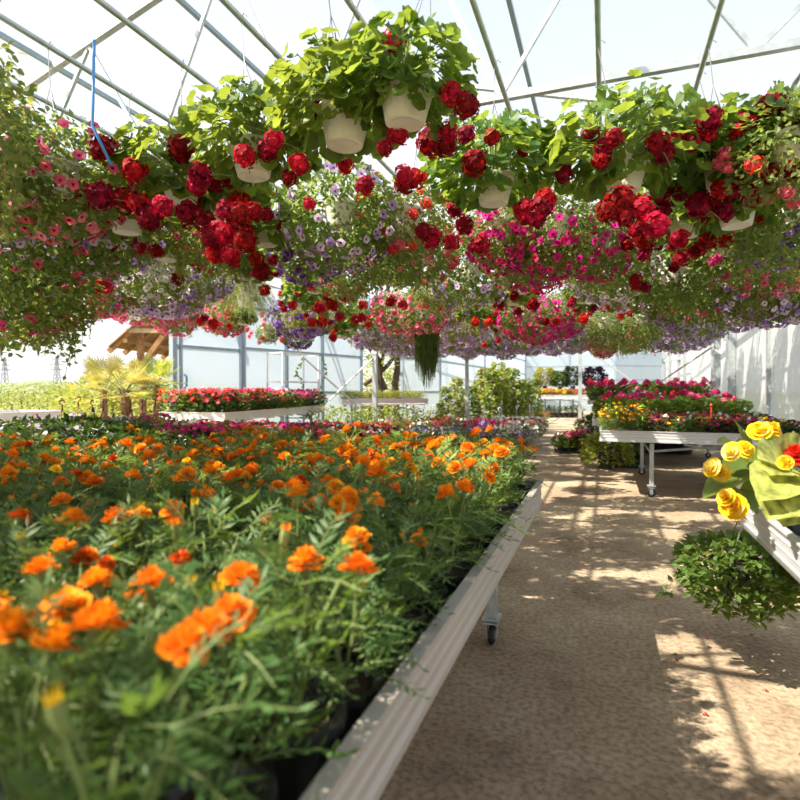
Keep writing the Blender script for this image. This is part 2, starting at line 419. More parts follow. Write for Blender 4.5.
def fol_marigold(nf=30, mat='leaf_mari', H=.22, R=.11):
    b = MB()
    for s in range(6):
        a = U(0, 6.28); b.tube([(0, 0, .0), (cos(a) * .025, sin(a) * .025, H * .5), (cos(a) * .06, sin(a) * .06, H * .8)], .003, 4, 1, False)
    for i in range(nf):
        a = U(0, 2 * pi); z = H * U(.12, .92); r0 = U(.01, .05); L = U(.075, .135); el = U(-.1, 1.0)
        d = Vector((cos(a) * cos(el), sin(a) * cos(el), sin(el))); side = Vector((-sin(a), cos(a), 0)); p0 = Vector((cos(a) * r0, sin(a) * r0, z))
        pts = [p0 + d * L * t + Vector((0, 0, -.35 * L * t * t)) for t in (0, .33, .66, 1)]
        b.tube(pts, .0011, 3, 1, False)
        for q in range(7):
            t = .12 + .86 * q / 6; i0 = min(2, int(t * 3)); p = pts[i0].lerp(pts[i0 + 1], t * 3 - i0)
            sz = .034 * (1 - .45 * abs(t - .45)) * U(.8, 1.15)
            nrm = jit(d.cross(side) * -1, .5)
            if q == 6: b.leaf(p, jit(d, .2), nrm, sz, .95, 0, BLADE, BLADE_F)
            else:
                for sg in (-1, 1): b.leaf(p, jit(side * sg * .9 + d * .65, .2), nrm, sz, .95, 0, BLADE, BLADE_F)
    return b.mesh('foliage', [mat, 'stem'])
def fol_bush(n=140, R=.13, H=.22, mat='leaf_mid', size=(.035, .06), wid=.9, z0=.0, mat2=None):
    b = MB()
    for i in range(n):
        a = U(0, 2 * pi); t = U(0, 1); r = R * sqrt(U(.1, 1)) * (.55 + .6 * sin(pi * min(1, t * .85 + .12))); z = z0 + H * t
        b.leaf((cos(a) * r, sin(a) * r, z), jit((cos(a), sin(a), .35), .6), jit((cos(a) * .4, sin(a) * .4, 1), .5), U(*size), wid, 0 if (mat2 is None or rnd.random() < .6) else 2)
    for s in range(5):
        a = U(0, 6.28); b.tube([(0, 0, z0 - .02), (cos(a) * R * .5, sin(a) * R * .5, z0 + H * .7)], .003, 4, 1, False)
    return b.mesh('foliage', [mat, 'stem'] + ([mat2] if mat2 else []))
def blossoms(n, R, H, cols, z0=0.0, size=.022, kind='flat', top=.35, throat='throat'):
    """many small blossoms over a bushy plant, one part"""
    b = MB()
    for i in range(n):
        a = U(0, 2 * pi); t = U(top, 1.05); r = R * sqrt(U(.05, 1)) if t > .85 else R * U(.85, 1.1)
        p = (cos(a) * r, sin(a) * r, z0 + H * t); d = jit((cos(a) * .7, sin(a) * .7, .9), .45); mi = rnd.randrange(len(cols))
        if kind == 'flat': flat_flower(b, p, d, size * U(.8, 1.2), mi)
        elif kind == 'trumpet': trumpet(b, p, d, size * U(.85, 1.15), mi, len(cols))
        else:
            for q in range(14):
                flat_flower(b, Vector(p) + rdir() * size * .8, jit(d, .9), size * .5, mi)
    return b.mesh('blossoms', list(cols) + ([throat] if kind == 'trumpet' else []))
def ball_blossoms(n, R, zc, cols, size, throat='throat', low=-1.0):
    b = MB()
    for i in range(n):
        d = rdir()
        if d.z > .6: d.z = -d.z
        k = U(.98, 1.1); p = Vector((d.x * R[0] * k, d.y * R[0] * k, zc + d.z * R[1] * k))
        trumpet(b, p, jit(d + Vector((0, 0, .15)), .5), size * U(.85, 1.15), rnd.randrange(len(cols)), len(cols))
    return b.mesh('blossoms', list(cols) + [throat])

# ------------------------------------------------------------------ things from mesh parts
def thing(name, parts, loc, rz, label, cat, group=None, sc=1.0):
    """parts: (part name, mesh, loc, rot[, label])"""
    r = empty(name, loc, rz); tag(r, label, cat, group)
    if sc != 1: r.scale = (sc, sc, sc)
    for pt in parts:
        o = ob(pt[0], pt[1], r, pt[2] if len(pt) > 2 else (0, 0, 0), pt[3] if len(pt) > 3 else (0, 0, 0), pt[4] if len(pt) > 4 else 1.0)
        if len(pt) > 5 and pt[5]: o['label'] = pt[5]
    return r

# ================================================================== SETTING
b = MB(); b.add([(-9, -4, 0), (4.2, -4, 0), (4.2, 40, 0), (-9, 40, 0)], [(0, 1, 2, 3)])
tag(ob('floor', b.mesh('floor', ['floor'])), kind='structure')
b = MB(); b.add([(-400, -40, -.02), (-9, -40, -.02), (-9, 600, -.02), (-400, 600, -.02)], [(0, 1, 2, 3)])
b.add([(-9, 40, -.02), (200, 40, -.02), (200, 600, -.02), (-9, 600, -.02)], [(0, 1, 2, 3)])
b.add([(4.2, -40, -.02), (200, -40, -.02), (200, 40, -.02), (4.2, 40, -.02)], [(0, 1, 2, 3)])
b.add([(-9, -40, -.02), (4.2, -40, -.02), (4.2, -4, -.02), (-9, -4, -.02)], [(0, 1, 2, 3)])
tag(ob('ground', b.mesh('ground', ['grass'])), kind='structure')

# roof: film over light trusses
RX0, RX1, RXM, RE, RR = -9.0, 4.2, -2.4, 3.75, 5.6
b = MB()
b.add([(RX0, -2.5, RE), (RXM, -2.5, RR), (RX1, -2.5, RE), (RX0, 39, RE), (RXM, 39, RR), (RX1, 39, RE)], [(0, 1, 4, 3), (1, 2, 5, 4)])
tag(ob('ceiling', b.mesh('ceiling', ['roof_film'])), kind='structure')
for i, y in enumerate((1.2, 4.2, 7.2, 10.2, 13.2, 16.2, 19.2, 23.2, 27.2, 31.2)):
    b = MB()
    z0 = RE - .10
    b.bar((RX0, y, z0), (RXM, y, RR - .06), .06, .06); b.bar((RXM, y, RR - .06), (RX1, y, z0), .06, .06)
    b.bar((RX0, y, z0 - .1), (RX1, y, z0 - .1), .05, .05)
    N = 8
    for k in range(N):
        xa = RX0 + (RX1 - RX0) * k / N; xb = RX0 + (RX1 - RX0) * (k + .5) / N; xc = RX0 + (RX1 - RX0) * (k + 1) / N
        zt = lambda x: z0 + (RR - RE) * (1 - abs(x - RXM) / (RX1 - RXM))
        b.bar((xa, y, z0 - .1), (xb, y, zt(xb)), .03, .03); b.bar((xb, y, zt(xb)), (xc, y, z0 - .1), .03, .03)
    tag(ob('ceiling_truss', b.mesh('ceiling_truss', ['galv'])), kind='structure')
for x in (-7.2, -5.4, -3.9, -.9, .9, 2.6):
    z = RE - .03 + (RR - RE) * (1 - abs(x - RXM) / (RX1 - RXM))
    b = MB(); b.bar((x, -2.4, z), (x, 38.5, z), .045, .045)
    tag(ob('ceiling_purlin', b.mesh('ceiling_purlin', ['steel_blue'])), kind='structure')

# ---- left wall of framed panels
def wall_panels(name, segs, zs, top, mat, post=.09, bottom=0.0, frame='steel_blue'):
    root = empty(name, (0, 0, 0)); tag(root, kind='structure')
    for (xa, ya), (xb, yb) in segs:
        b = MB(); b.add([(xa, ya, bottom), (xb, yb, bottom), (xb, yb, top), (xa, ya, top)], [(0, 1, 2, 3)])
        ob('pane', b.mesh('pane', [mat]), root)
        f = MB(); off = .0
        for x, y in (((xa, ya), (xb, yb)) if (xb, yb) == segs[-1][1] else ((xa, ya),)): f.bar((x, y, bottom), (x, y, top), post, post)
        for z in zs: f.bar((xa, ya, z), (xb, yb, z), .05, .05)
        ob('frame', f.mesh('frame', [frame]), root)
    return root
def dW(px):      # depth of the panelled wall at an image column
    return 11.5 * 44.3 / (44.3 - .0716 * (px - 174))
def WL(px): return P(px, dW(px))
wall_panels('wall_left', [(WL(243), WL(286)), (WL(286), WL(322)), (WL(322), WL(361))], (1.30, 2.34, 3.3), 3.6, 'wall_film')
wall_panels('wall_left_far', [(WL(402), WL(440)), (WL(440), (-5.35, 26)), ((-5.35, 26), (-5.0, 37.5))], (1.30, 2.42, 3.3), 3.6, 'wall_film')
# the sliding door panel nearest the open side
root = empty('door_1', (0, 0, 0)); tag(root, kind='structure')
(xa, ya), (xb, yb) = WL(173), WL(241)
b = MB(); b.add([(xa, ya, .1), (xb, yb, .1), (xb, yb, 3.5), (xa, ya, 3.5)], [(0, 1, 2, 3)]); ob('pane', b.mesh('pane', ['wall_film']), root)
b = MB()
for x, y in ((xa, ya), (xb, yb)): b.bar((x, y, 0), (x, y, 3.6), .10, .10)
u = Vector((xb - xa, yb - ya, 0)).normalized()
b.bar((xa + u.x * .17, ya + u.y * .17, .1), (xa + u.x * .17, ya + u.y * .17, 3.5), .06, .06)
for z in (.15, 1.28, 2.28, 3.45): b.bar((xa, ya, z), (xb, yb, z), .055, .055)
ob('door_frame', b.mesh('door_frame', ['steel_blue']), root)
b = MB(); hx, hy = xa + u.x * .26, ya + u.y * .26
n_ = Vector((u.y, -u.x, 0))
b.tube([Vector((hx, hy, 1.40)) + n_ * .02, Vector((hx, hy, 1.44)) + n_ * .09, Vector((hx, hy, 1.64)) + n_ * .09, Vector((hx, hy, 1.68)) + n_ * .02], .022, 8)
ob('door_handle', b.mesh('door_handle', ['blue_plastic'], True), root)

# ---- film wall on the far side of the aisle and end wall
def WR(d):
    cx = 8 + .42 * (d - 14); return (cx * CT - d * ST, cx * ST + d * CT)
wr = [WR(d) for d in (2.5, 5.5, 8.6, 11.5, 14.0, 20.0)]
root = wall_panels('wall_right', list(zip(wr[:-1], wr[1:])), (.5, 3.5), 3.75, 'wall_film2', .10, 0, 'galv')
for x, y in wr[3:5]:
    b = MB(); b.box((x - .08, y, 1.85), (.12, .14, 3.7)); ob('post', b.mesh('post', ['galv']), root)
wr2 = [WR(d) for d in (20.0, 26.0, 36.0)]
wall_panels('wall_right_far', list(zip(wr2[:-1], wr2[1:])), (.9, 2.0, 3.5), 3.75, 'wall_film2', .09, 0, 'steel_blue')
# framed inner door leaves standing before the film
root = empty('door_2', (0, 0, 0)); tag(root, kind='structure')
b = MB()
for px, d in ((668, 18.0), (675, 17.4), (684, 16.9), (690, 16.4)):
    x, y = P(px, d); x -= .15; b.bar((x, y, 0), (x, y, 3.3), .09, .09)
pts = [P(px, d) for px, d in ((668, 18.0), (675, 17.4), (684, 16.9), (690, 16.4))]
for z in (.2, 1.55, 2.3, 3.3): b.bar((pts[0][0] - .15, pts[0][1], z), (pts[-1][0] - .15, pts[-1][1], z), .06, .06)
ob('door_frame', b.mesh('door_frame', ['galv']), root)
ew = [(-5.0, 37.5), (-2.2, 37.5), (.6, 37.5), WR(36.0)]
wall_panels('wall_back', list(zip(ew[:-1], ew[1:])), (1.0, 2.0, 2.9), 3.75, 'wall_film', .1)

# ---- galvanised poles and their braces
def pole(px, d, label, braces=(), r=.055):
    x, y = P(px, d); root = empty('support_pole', (x, y, 0)); tag(root, label, 'pole')
    b = MB(); b.box((0, 0, 1.9), (r * 2, r * 2, 3.8)); b.box((0, 0, .012), (.22, .22, .024)); ob('shaft', b.mesh('shaft', ['galv']), root)
    b = MB(); b.box((0, 0, PZ(352, d)), (r * 2.6, r * 2.6, .10)); ob('clamp', b.mesh('clamp', ['alu_white']), root)
    for (qx, qy, qd), (sx, sy, sd) in braces:
        b = MB(); b.tube([P3(qx, qy, qd) - Vector((x, y, 0)), P3(sx, sy, sd) - Vector((x, y, 0))], .022, 8)
        ob('brace', b.mesh('brace', ['alu_white']), root)
pole(375, 13.2, 'galvanised pole with crossed white braces in front of the yellow green seedling bench', (((302, 356, 12.4), (366, 414, 13.2)), ((330, 400, 12.6), (374, 357, 13.2))), .05)
pole(467, 15.5, 'galvanised pole rising among the tall staked green vines', (), .045)
pole(580, 20, 'galvanised pole at the aisle with a slanting brace, beside the floor tray', (((583, 347, 20), (648, 392, 20.5)),), .062)
x, y = P(717, 13.4)
pole(717, 12.6, 'galvanised pole close to the milky film wall with a long slanting brace', (((715, 345, 12.6), (636, 398, 15)),), .06)

# ================================================================== BENCHES
RAILP = [(0, 0), (.012, 0), (.012, .018), (.004, .026), (.004, .05), (.009, .055), (.004, .06), (.004, .085), (.009, .09), (.004, .095), (.004, .114), (.016, .122), (.016, .13), (-.014, .13), (-.014, .122), (-.004, .118), (-.004, .02)]
wheel_mesh = None
def caster_meshes():
    b = MB(); b.lathe([(.0, -.016), (.040, -.016), (.052, -.008), (.052, .008), (.040, .016), (0, .016)], 18)
    b.v = [(x, z, y + .052) for x, y, z in b.v]
    w = b.mesh('wheel', ['rubber'], False)
    b = MB(); b.lathe([(0, -.019), (.024, -.019), (.024, .019), (0, .019)], 12); b.v = [(x, z, y + .052) for x, y, z in b.v]
    b.box((0, .026, .08), (.034, .005, .075)); b.box((0, -.026, .08), (.034, .005, .075)); b.box((0, 0, .12), (.075, .075, .008)); b.tube([(.0, 0, .12), (0, 0, .15)], .014, 8)
    f = b.mesh('fork', ['galv'])
    return w, f
WHEEL, FORK = caster_meshes()
def bench(name, cx, cy, L, W, ztop, label, rail='alu', rz=0.0, legs=None, rh=.13, braces=True):
    """bench with its long side along local x; ztop is the rail's upper edge"""
    r = empty(name, (cx, cy, 0), rz); tag(r, label, 'bench')
    sc = rh / .13; prof = [(a, c * sc + ztop - rh) for a, c in RAILP]
    hx, hy = L / 2, W / 2
    for nm, a, c in (('side_rail', (-hx, -hy, 0), (hx, -hy, 0)), ('side_rail', (hx, hy, 0), (-hx, hy, 0)), ('end_rail', (hx, -hy, 0), (hx, hy, 0)), ('end_rail', (-hx, hy, 0), (-hx, -hy, 0))):
        b = MB(); b.prism(prof, a, c); ob(nm, b.mesh(nm, [rail]), r)
    b = MB(); b.box((0, 0, ztop - rh + .018), (L - .012, W - .012, .02))
    n = max(2, int(L / .9))
    for k in range(n + 1): b.box((-hx + .1 + (L - .2) * k / n, 0, ztop - rh - .012), (.04, W - .05, .035))
    ob('tray', b.mesh('tray', ['galv']), r)
    xs = legs or (-hx + .35, hx - .35)
    lz = ztop - rh - .03
    for x in xs:
        for sy in (-1, 1):
            y = sy * (hy - .22)
            b = MB(); b.box((x, y, (lz + .14) / 2), (.05, .05, lz - .14)); b.box((x, y, .145), (.10, .09, .012))
            lg = ob('leg', b.mesh('leg', ['galv']), r)
            ob('wheel', WHEEL, lg, (x, y, 0)); ob('fork', FORK, lg, (x, y, 0))
            if braces:
                s = 1 if x < 0 else -1
                b = MB(); b.tube([(x, y, lz - .10), (x + s * .85, y, lz)], .016, 8); ob('brace', b.mesh('brace', ['galv']), r)
        if braces:
            b = MB(); b.tube([(x, -hy + .24, lz - .13), (x, hy - .24, lz - .13)], .014, 8); ob('crossbar', b.mesh('crossbar', ['galv']), r)
    return r
ZT = .85; ZB = ZT - .13 + .028       # rail top, surface pots stand on
bench('plant_bench', -1.295, 1.32, 3.8, 1.91, ZT, 'long aluminium rail bench full of orange marigolds, along the aisle', 'alu_warm', pi / 2, legs=(-1.3, 1.62))
bench('plant_bench', -3.42, 1.30, 4.6, 2.1, ZT, 'aluminium bench behind the marigold bench, holding marigolds and pale petunias', 'alu', pi / 2)
bench('plant_bench', -4.05, 4.75, 4.4, 1.7, ZT, 'aluminium bench of small pink begonias beyond the far end of the marigolds', 'alu', 0)
bench('plant_bench', 1.42, 1.72, 2.5, 1.6, ZT, 'aluminium bench with the yellow begonia hanging over its rail end', 'alu', pi / 2, legs=(-.85, .95))
bench('plant_bench', 1.08, 8.68, 2.26, 2.4, ZT, 'aluminium bench of mixed small bedding pots facing across the aisle, on casters', 'alu', 0, legs=(-.52, .7), rh=.14)
bench('plant_bench', 1.05, 11.7, 2.5, 2.2, ZT, 'bench of leafy geraniums with pink blooms in front of the film wall', 'alu', 0)
bench('plant_bench', .95, 15.3, 2.7, 1.8, 1.10, 'bench of tall bright pink geraniums behind the aisle pole', 'alu_white', 0)
# bench of impatiens before the panelled wall
ang = atan2(13.6 - 9.0, -1.84 + 2.84)            # in camera space
u_c = Vector((-1.84 + 2.84, 13.6 - 9.0)).normalized(); v_c = Vector((-u_c.y, u_c.x))
def cam2w(c): return Vector((c[0] * CT - c[1] * ST, c[0] * ST + c[1] * CT))
IL, IW, IZ = 4.7, 1.2, .995
ic = Vector((-2.84, 9.0)) + u_c * IL / 2 + v_c * IW / 2
icw = cam2w(ic); iang = ang + TH
bench('plant_bench', icw.x, icw.y, IL, IW, IZ, 'white railed bench of red and magenta impatiens before the frosted wall panels', 'alu_white', iang, rh=.15)
# seedling bench
s0, s1 = P(342, 14.2), P(428, 14.6)
sv = Vector((s1[0] - s0[0], s1[1] - s0[1])); sang = atan2(sv.y, sv.x); sn = Vector((-sv.y, sv.x)).normalized()
SL, SW, SZ = sv.length, 1.3, 1.14
sc_ = Vector(s0) + sv / 2 + sn * SW / 2
bench('plant_bench', sc_.x, sc_.y, SL, SW, SZ, 'white railed bench of yellow green seedlings behind the braced pole', 'alu_white', sang, rh=.16)
# far bench at the aisle's end
f0, f1 = P(538, 27), P(588, 27)
fv = Vector((f1[0] - f0[0], f1[1] - f0[1])); fang = atan2(fv.y, fv.x); fn = Vector((-fv.y, fv.x)).normalized()
fc = Vector(f0) + fv / 2 + fn * .8
bench('plant_bench', fc.x, fc.y, fv.length, 1.6, 1.12, 'white railed bench of orange bedding plants closing off the aisle far away', 'alu_white', fang, rh=.20)
e0, e1 = P(-30, 7.6), P(44, 8.6)
bench('plant_bench', (e0[0] + e1[0]) / 2 - .8, (e0[1] + e1[1]) / 2 + .4, 1.3, 1.0, 1.02, 'white railed bench out in the glare by the open side', 'alu_white', atan2(e1[1] - e0[1], e1[0] - e0[0]))

# ================================================================== MARIGOLDS
POT_S = pot_mesh(.062, .045, .095, 'pot_black', 12)
MF = [fol_marigold(42, 'leaf_mari'), fol_marigold(42, 'leaf_mari'), fol_marigold(42, 'leaf_mari_sun'), fol_marigold(40, 'leaf_mari_sun', .20)]
HEADS = {'orange': [marigold_head(('orange', 'orange2')) for _ in range(3)], 'amber': [marigold_head(('orange2', 'orange')) for _ in range(2)],
         'rust': [marigold_head(('rust', 'orange'), .026) for _ in range(2)], 'yellow': [marigold_head(('yellow', 'orange2'), .022)]}
BUD = [marigold_bud(('orange',)), marigold_bud(('yellow',))]
NUM = {0: 'without open blooms', 1: 'with one bloom', 2: 'with two blooms', 3: 'with three blooms', 4: 'with four blooms', 5: 'with five blooms', 6: 'with six blooms'}
HAND = {}
for px, py, w in ((95, 632, 58), (66, 612, 40), (182, 654, 40), (240, 583, 30), (332, 630, 28), (150, 587, 30), (95, 585, 26), (357, 573, 24), (38, 572, 26), (70, 523, 28), (138, 517, 22), (172, 512, 22), (305, 567, 24), (413, 575, 20), (432, 550, 18), (60, 606, 36), (8, 637, 34), (231, 621, 22), (202, 637, 30), (243, 662, 34), (405, 630, 20), (278, 489, 20), (115, 520, 20), (465, 489, 20), (445, 497, 17), (375, 504, 20), (357, 540, 16), (347, 518, 16), (320, 505, 16), (230, 482, 18)):
    d_ = F * (EYE - 1.075) / (py - HY); hx_, hy_ = P(px, d_)
    HAND.setdefault((round((-.435 - hx_) / .158), round((3.10 - hy_) / .158)), []).append((hx_, hy_, w * d_ / F))
def marigold(x, y, where, group, dens=1.0, base=ZB, hand=()):
    r = empty('marigold_plant', (x, y, base), U(0, 6.28))
    sc = U(.92, 1.14); r.scale = (sc, sc, sc * U(.9, 1.15))
    ob('pot', POT_S, r); ob('foliage', rnd.choice(MF[:2] if depth(x, y) < 1.9 or rnd.random() < .1 else MF), r, (0, 0, .085))  # shaded near plants get only the darker leaf, farther ones mostly mix in sunlit-coloured
    n = rnd.choice((1, 2, 3, 3, 4)) if rnd.random() < dens else rnd.choice((0, 0, 1))
    kinds = []
    for k in range(n):
        kd = rnd.choices(('orange', 'amber', 'rust', 'yellow'), (6, 2.6, .9, .5))[0]; kinds.append(kd)
        a = U(0, 6.28); rr = U(.01, .10)
        ob('flower_head', rnd.choice(HEADS[kd]), r, (cos(a) * rr, sin(a) * rr, U(.265, .335)), (U(-.55, .55), U(-.55, .55), U(0, 6)), U(.62, .95))
    rot_ = r.rotation_euler.z
    for hx_, hy_, w_ in hand:
        dx, dy = (hx_ - x) / r.scale.x, (hy_ - y) / r.scale.x
        kinds.append('orange'); n += 1
        ob('flower_head', rnd.choice(HEADS[rnd.choice(('orange', 'orange', 'amber'))]), r, (dx * cos(rot_) + dy * sin(rot_), -dx * sin(rot_) + dy * cos(rot_), (1.075 - base) / r.scale.z), (U(-.35, .35), U(-.35, .35), U(0, 6)), max(.9, min(1.35, w_ / .062)))
    for k in range(rnd.choice((0, 1, 1, 2))):
        a = U(0, 6.28); rr = U(.02, .1)
        ob('bud', rnd.choice(BUD), r, (cos(a) * rr, sin(a) * rr, U(.25, .32)), (U(-.3, .3), U(-.3, .3), 0))
    col = 'leafy' if not kinds else {'orange': 'orange', 'amber': 'amber', 'rust': 'rust', 'yellow': 'yellow'}[max(set(kinds), key=kinds.count)]
    tag(r, f'{col} marigold {NUM[n]}, {where}', 'marigold', group)
    return r
SP = .158
for i in range(12):
    for j in range(22):
        x = -.435 - i * SP + U(-.018, .018); y = 3.10 - j * SP + U(-.02, .02)
        px, py, d = proj(x, y, 1.05)
        if d < .42 or px < -70 or py > 860: continue
        if (i == 0 and j in (2, 3)): continue
        if sqrt(x * x + y * y) < .42: continue
        marigold(x, y, f'{nth(i + 1)} row from aisle rail, {nth(j + 1)} from bench far end', 'marigolds on the aisle bench', .95 if depth(x, y) > 1.6 else .25, ZB, HAND.get((i, j), ()))
for i in range(7):
    for j in range(14):
        x = -2.47 - i * SP + U(-.02, .02); y = 2.15 - j * SP + U(-.02, .02) + .18 * max(0, 2 - i)
        px, py, d = proj(x, y, 1.05)
        if d < .42 or px < -40 or py > 830: continue
        marigold(x, y, f'inner bench, {nth(i + 1)} row behind the aisle bench, {nth(j + 1)} from petunias', 'marigolds on the inner bench', .7)
# a dark red crested plant standing out among the marigolds
px_, d_ = 346, 3.55
x, y = P(px_, d_)
hd = marigold_head(('maroon', 'rust'), .062)
r = thing('cockscomb_plant', [('pot', POT_S), ('foliage', fol_bush(60, .09, .2, 'leaf_dark', (.05, .08)), (0, 0, .08)), ('flower_head', hd, (0, 0, .32), (0, .1, 0)), ('flower_head', hd, (.05, .03, .30), (.3, .3, 0), .7)],
          (x, y + .06, ZB), .3, 'dark red crested flower standing out among orange marigolds at bench far end', 'cockscomb')
# loose black tray edge between the pots by the rail
b = MB()
for k in range(3):
    cx = k * .11
    b.lathe([(.035, .002), (.05, .06), (.053, .06), (.037, 0)], 12, 0, (cx, 0, 0))
b.box((.11, 0, .055), (.36, .13, .006))
tag(ob('empty_tray', b.mesh('empty_tray', ['tray_black']), None, (-.50, 2.72, ZB), (0, 0, pi / 2)), 'empty black pot tray inside the aisle rail near the marigolds', 'tray')

# ================================================================== HANGING BASKETS
POT_W = [pot_mesh(.125, .088, .185, 'pot_white', 24), pot_mesh(.12, .085, .17, 'pot_white', 24)]
POT_BR = pot_mesh(.125, .08, .16, 'pot_brown', 20)
PIPE_Z = 3.36
GF = [fol_geranium(330, .36, .2, 'leaf_ger', (.05, .085)), fol_geranium(310, .33, .2, 'leaf_ger', (.05, .085)), fol_geranium(360, .40, .2, 'leaf_ger', (.055, .095))]
GF_S = [fol_geranium(170, .31, .19, 'leaf_ger', (.06, .10)), fol_geranium(170, .33, .19, 'leaf_lime', (.06, .10))]
UM = {'red': [umbel(('red', 'maroon')), umbel(('red', 'red2'))], 'red2': [umbel(('red2', 'red')), umbel(('red2', 'red2'), .05, 40)], 'maroon': [umbel(('maroon', 'red'))],
      'orangered': [umbel(('orangered', 'coral'), .042, 26, .017, -.3)], 'coral': [umbel(('coral', 'salmon'), .045, 26, .018, -.3)], 'magenta': [umbel(('magenta', 'pink'), .042, 26, .017, -.3)]}
PF = [fol_ball(1900, (.38, .34), .13, 'leaf_pet', (.036, .058), 8, (.06, .2)), fol_ball(1900, (.40, .32), .12, 'leaf_trail', (.034, .056), 10, (.06, .2)), fol_ball(1900, (.36, .36), .10, 'leaf_pet', (.034, .056), 8, (.06, .22))]
TF = [fol_ball(2300, (.38, .40), .05, 'leaf_trail', (.030, .048), 20, (.1, .3), .9, 'leaf_mid'), fol_ball(2200, (.4, .36), .08, 'leaf_mid', (.032, .052), 20, (.1, .28), .8, 'leaf_trail')]
FF = [fol_fern(240), fol_fern(240, .4, 'leaf_lime')]
TRUMP = {c: trumpet_mesh(c, t, .031) for c, t in (('lilac', 'throat'), ('lilac_pale', 'throat'), ('violet', 'throat'), ('purple', 'throat'), ('magenta', 'throat_pink'), ('pink', 'throat_pink'), ('coral', 'throat_pink'), ('salmon', 'throat_pink'), ('white', 'lilac'))}
BB = {}
def bb(cols, n=135, size=.042):
    k = (cols, n)
    if k not in BB: BB[k] = [ball_blossoms(n, (.39, .35), .13, cols, size) for _ in range(2)]
    return rnd.choice(BB[k])
TYPES = {
    'ger': ('geranium_basket', 'dark red geranium basket', 'geranium'), 'gerb': ('geranium_basket', 'bright red geranium basket', 'geranium'),
    'lil': ('petunia_basket', 'lilac petunia basket', 'petunia'), 'pal': ('petunia_basket', 'pale lilac petunia basket', 'petunia'), 'wht': ('petunia_basket', 'white petunia basket', 'petunia'),
    'mag': ('petunia_basket', 'magenta petunia basket', 'petunia'), 'cor': ('petunia_basket', 'coral pink petunia basket', 'petunia'), 'hot': ('petunia_basket', 'hot pink petunia basket', 'petunia'),
    'pur': ('petunia_basket', 'deep purple petunia basket', 'petunia'), 'vio': ('petunia_basket', 'violet petunia basket', 'petunia'), 'grn': ('trailing_basket', 'trailing green basket', 'trailing plant'),
    'fern': ('fern_basket', 'feathery yellow green fern basket', 'fern'), 'ver': ('verbena_basket', 'orange red verbena basket', 'verbena'), 'vmag': ('verbena_basket', 'magenta verbena basket', 'verbena')}
PCOL = {'lil': ('lilac', 'lilac', 'violet'), 'pal': ('lilac_pale', 'lilac', 'white'), 'wht': ('white', 'lilac_pale'), 'mag': ('magenta', 'magenta', 'pink'), 'cor': ('coral', 'salmon'), 'hot': ('pink', 'salmon'), 'pur': ('purple', 'violet'), 'vio': ('violet', 'lilac', 'lilac_pale')}
PIPES = [1.75 - .60 * k for k in range(14)]
basket_list = []
